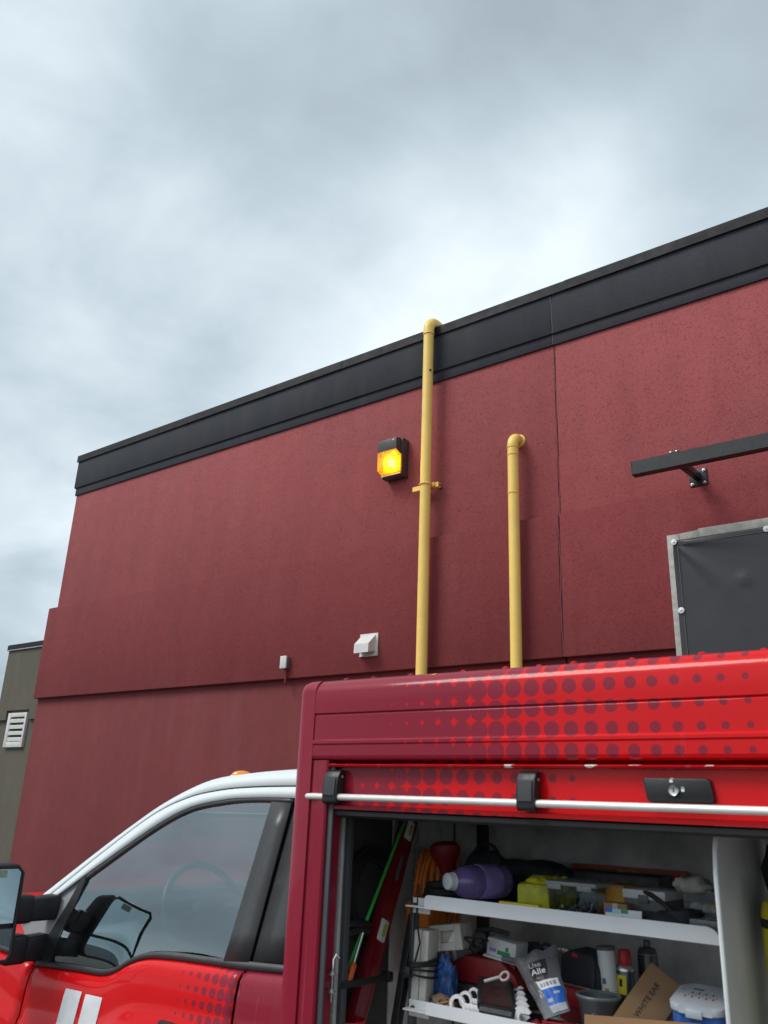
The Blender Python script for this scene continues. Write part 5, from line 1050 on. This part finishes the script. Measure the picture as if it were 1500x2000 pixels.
for a, z0, z1, mt in ((-125, 0.30, 0.46, 'label_blue'), (-95, 0.40, 0.50, 'amber_card'), (-110, 0.55, 0.62, 'grey_plastic')):
    def pf(u, v, a=a, z0=z0, z1=z1): an = math.radians(a + 26 * u); return (math.cos(an) * 0.0209, math.sin(an) * 0.0209, hh * (z0 + (z1 - z0) * v))
    grid('print_patch', pf, 5, 4, mt, ct_)
t_, b0_ = can('spray_can', 'spray can with a red cap and a yellow label', -0.8613, 2.12, 0.021, 0.165, ('can_grey', 'red_plastic'), 0.0, 0.0150, 0.032, 1.5958)
def yf(u, v): an = math.radians(-135 + 70 * u); return (math.cos(an) * 0.0214, math.sin(an) * 0.0214, b0_ + 0.165 - 0.032 - 0.02 - 0.040 * v)
grid('yellow_shield', yf, 8, 4, 'yellow', t_)
def kf(u, v): an = math.radians(-112 + 22 * u); return (math.cos(an) * 0.0217, math.sin(an) * 0.0217, b0_ + 0.165 - 0.032 - 0.028 - 0.016 * v)
grid('shield_print', kf, 4, 3, 'print_black', t_)
lathe('can_shoulder', [(0.0213, 0), (0.0207, 0.004), (0.0175, 0.011), (0.0152, 0.0125)], (0, 0, b0_ + 0.165 - 0.032 - 0.0115), (0, 0, 1), 'steel', t_, 24)
t_, b0_ = can('spray_can', 'dark grey spray can without a cap behind the leaning cardboard carton', -0.8353, 2.20, 0.024, 0.17, ('can_grey', 'can_grey'), 0.0, 0.008, 0.014, 1.6147)
lathe('can_dome', [(0.0245, 0), (0.022, 0.006), (0.014, 0.014), (0.009, 0.016)], (0, 0, b0_ + 0.17 - 0.014 - 0.0165), (0, 0, 1), 'zinc', t_, 20)
# ---- cartons and tub
kc = [Vector((-0.7743, 2.0600, 1.5899)), Vector((-0.7196, 2.0600, 1.5502)), Vector((-0.8393, 2.0000, 1.4889))]
xv = (kc[0] - kc[2]).normalized(); yv = (kc[1] - kc[0]); yv = (yv - xv * yv.dot(xv)); wdt = yv.length; yv.normalize(); zv = xv.cross(yv); zv = zv if zv.y < 0 else -zv
ln = (kc[0] - kc[2]).length
cbx = thing('carton', 'brown cardboard carton leaning on its edge with black lettering', 'carton', (kc[2].x, kc[2].y, L0), None, GL)
def slab(name, o_, x, y, z, lx_, ly_, lz_, mat, par, bev=0.0):
    bm = bmesh.new(); v = [bm.verts.new(o_ + x * (lx_ * i) + y * (ly_ * j) + z * (lz_ * k)) for i in (0, 1) for j in (0, 1) for k in (0, 1)]
    for q_ in ((0, 1, 3, 2), (4, 6, 7, 5), (0, 4, 5, 1), (2, 3, 7, 6), (0, 2, 6, 4), (1, 5, 7, 3)): bm.faces.new([v[i] for i in q_])
    if bev: bmesh.ops.bevel(bm, geom=bm.edges[:], offset=bev, segments=2, profile=0.5, affect='EDGES')
    return link(name, bm, mat, par)
ext = 0.03
slab('carton_body', kc[2] - xv * ext, xv, yv, -zv, ln + ext, wdt + 0.02, 0.05, 'tan_card_dark', cbx, 0.002)
slab('carton_tape', kc[2] - xv * ext + yv * (wdt * 0.44) + zv * 0.0003, xv, yv, zv, ln + ext, 0.0006, 0.0002, 'tan_card', cbx)
tsz = 0.0165
tu = xv
text('lettering', 'WHITE EAR', tsz, 'print_black', cbx, kc[2] + xv * (ln * 0.16) + yv * (wdt * 0.62) + zv * 0.0012, xv, -yv)
fa, fb = Vector((-0.8822, 1.9250, 1.4861)), Vector((-0.6221, 1.9250, 1.5218))
fcx = thing('carton', 'open brown cardboard carton at the front of lower shelf', 'carton', ((fa.x + fb.x) / 2, 1.93, L0), (0, 0, 0), GL)
w = (fb.x - fa.x) / 2; h = fa.z - L0
prism('carton_front', [(-w, 0), (w, 0), (w, h + 0.012), (w - 0.008, h + 0.022), (w - 0.012, h + 0.0225), (-w, h + 0.001)], 'xz', -0.002, 0.002, 'tan_card', fcx)
box('carton_side', (-w, 0.003, 0), (-w + 0.003, 0.05, h - 0.004), 'tan_card', fcx); box('carton_side', (w - 0.003, 0.003, 0), (w, 0.05, h - 0.004), 'tan_card', fcx); box('carton_bottom', (-w + 0.0035, 0.003, 0), (w - 0.0035, 0.05, 0.003), 'tan_card', fcx)
lathe('hand_hole', [(0.016, 0), (0.016, 0.0006)], (w - 0.04, -0.0022, h - 0.002), (0, -1, 0), 'tan_card_dark', fcx, 16)
tba, tbb = Vector((-0.7162, 1.9700, 1.5415)), Vector((-0.6102, 1.9600, 1.5332))
tub = thing('lidded_tub', 'blue plastic tub with a white printed lid beside the divider', 'tub', ((tba.x + tbb.x) / 2 + 0.008, 2.035, L0), (0.16, 0.02, 0.06), GL)
w = (tbb.x - tba.x) / 2 + 0.003; h = tba.z - L0 - 0.012
def rrect(w_, d_, r_, n_=5):
    o_ = []
    for cx, cy, a0 in ((w_ - r_, d_ - r_, 0), (-w_ + r_, d_ - r_, 90), (-w_ + r_, -d_ + r_, 180), (w_ - r_, -d_ + r_, 270)):
        for k in range(n_ + 1): a = math.radians(a0 + 90 * k / n_); o_.append((cx + r_ * math.cos(a), cy + r_ * math.sin(a)))
    return o_
prism('tub_body', rrect(w * 0.94, 0.062, 0.02), 'xy', 0.0, h, 'tub_blue', tub, 0.002, 1); prism('tub_lid', rrect(w, 0.068, 0.024), 'xy', h + 0.0005, h + 0.016, 'tub_lid', tub, 0.004, 2)
box('lid_tab', (-w * 0.35, -0.0715, h - 0.006), (w * 0.25, -0.0665, h + 0.010), 'tub_lid', tub, 0.002)
rs = random.Random(9)
for i in range(14):
    x_ = -w * 0.6 + w * 0.085 * i; y_ = -0.018 + 0.012 * (i % 3); box('lid_print', (x_, y_, h + 0.0161), (x_ + w * 0.06, y_ + 0.009, h + 0.0165), ('red_plastic', 'rag', 'dark_red')[i % 3], tub)
box('lid_print', (-w * 0.45, 0.030, h + 0.0161), (-w * 0.05, 0.038, h + 0.0165), 'grey_plastic', tub)
n0 = Vector((-0.5724, 1.9300, 1.5467)); nz = thing('nozzle', 'small white plastic nozzle pushed in beside the divider', 'nozzle', (n0.x, n0.y, L0), None, GL)
lathe('nozzle_cone', [(0.011, -0.03), (0.010, 0.0), (0.006, 0.012), (0.004, 0.026)], n0 + Vector((0.004, 0.01, -0.004)), (-0.45, -0.2, 0.9), 'cap_white', nz, 14); lathe('nozzle_post', [(0.008, 0), (0.008, n0.z - L0 - 0.02)], (n0.x + 0.012, n0.y + 0.012, L0), (0, 0, 1), 'white_plastic', nz, 12)
# ---- bay right of the divider
yc = Vector((-0.4891, 1.9200, 1.6203))
hv = thing('yellow_canister', 'yellow canister standing in the bay right of the divider', 'canister', (yc.x + 0.03, 1.99, 1.07), None, 'things right of the divider')
lathe('canister_body', [(0.062, 0), (0.066, 0.01), (0.066, yc.z - 1.07 + 0.10), (0.060, yc.z - 1.07 + 0.122), (0.03, yc.z - 1.07 + 0.14)], (yc.x + 0.045, 2.0, 1.07), (0, 0, 1), 'hivis', hv, 28)
lathe('canister_collar', [(0.067, 0), (0.068, 0.003), (0.068, 0.014), (0.067, 0.017)], (yc.x + 0.045, 2.0, yc.z + 0.075), (0, 0, 1), 'black_plastic', hv, 28)
lathe('canister_neck', [(0.026, 0), (0.026, 0.02), (0.018, 0.03)], (yc.x + 0.045, 2.0, yc.z + 0.139), (0, 0, 1), 'black_plastic', hv, 16)
hn = thing('coat', 'black waterproof coat hanging in the bay right of the divider', 'coat', (yc.x + 0.05, 2.1, 1.6), None, 'things right of the divider')
lump('coat_body', (yc.x + 0.075, 2.10, 1.77), (0.10, 0.05, 0.17), 'dark_cloth', hn, 55, 0.22, 2.0, 4); tube('coat_loop', [(yc.x + 0.02, 2.08, 1.88), (yc.x + 0.005, 2.075, 1.96), (yc.x + 0.02, 2.08, 2.05)], 0.006, 'dark_cloth', hn, 7)

# ---- loose cables and small oddments between the bigger things
def tangle(label, c, size, mat, seed, n, r, grp):
    r2 = random.Random(seed); t_ = thing('cable_tangle', label, 'cable', c, None, grp)
    pts = [Vector((c[0] + r2.uniform(-1, 1) * size[0], c[1] + r2.uniform(-1, 1) * size[1], c[2] + r + r2.random() * size[2])) for _ in range(n)]
    tube('cable_strand', smooth_curve(pts, n * 7), r, mat, t_, 6); lathe('cable_plug', [(0.006, 0), (0.008, 0.003), (0.008, 0.016), (0.004, 0.02)], pts[0], (0.4, -0.8, 0.2), mat, t_, 10)
tangle('black cable tangled in front of the grey sealant gun', (-1.2184, 2.03, 1.5572), (0.035, 0.02, 0.03), 'rubber', 5, 9, 0.0028, GL)
tangle('black cable bunched behind the clear tub of fittings', (-0.7526, 2.16, U0), (0.05, 0.03, 0.07), 'rubber', 8, 10, 0.0032, GU)
tangle('thin red and black lead dropped beside the spanner rack', (-1.0053, 1.94, L0), (0.03, 0.015, 0.02), 'dark_red', 12, 8, 0.0022, GL)
sp = thing('tape_roll', 'roll of black tape lying beside the grey pan', 'tape', (-0.9391, 1.97, L0), None, GL)
lathe('tape_ring', [(0.014, 0), (0.024, 0), (0.025, 0.001), (0.025, 0.016), (0.024, 0.017), (0.014, 0.017)], (-0.9391, 1.97, L0), (0, 0, 1), 'rubber', sp, 24); lathe('tape_core', [(0.0138, 0.001), (0.0138, 0.016)], (-0.9391, 1.97, L0), (0, 0, 1), 'tan_card', sp, 20)
kn = thing('utility_knife', 'utility knife with a grey handle on the red case lid', 'knife', (-1.1113, 2.05, 1.5422), (0, 0.15, 0.4), GL)
box('knife_handle', (-0.04, -0.008, 0), (0.03, 0.008, 0.012), 'grey_plastic', kn, 0.004); box('knife_slider', (-0.008, -0.003, 0.012), (0.006, 0.003, 0.015), 'yellow', kn, 0.001); box('knife_blade', (0.03, -0.0005, 0.002), (0.046, 0.0005, 0.010), 'steel', kn)
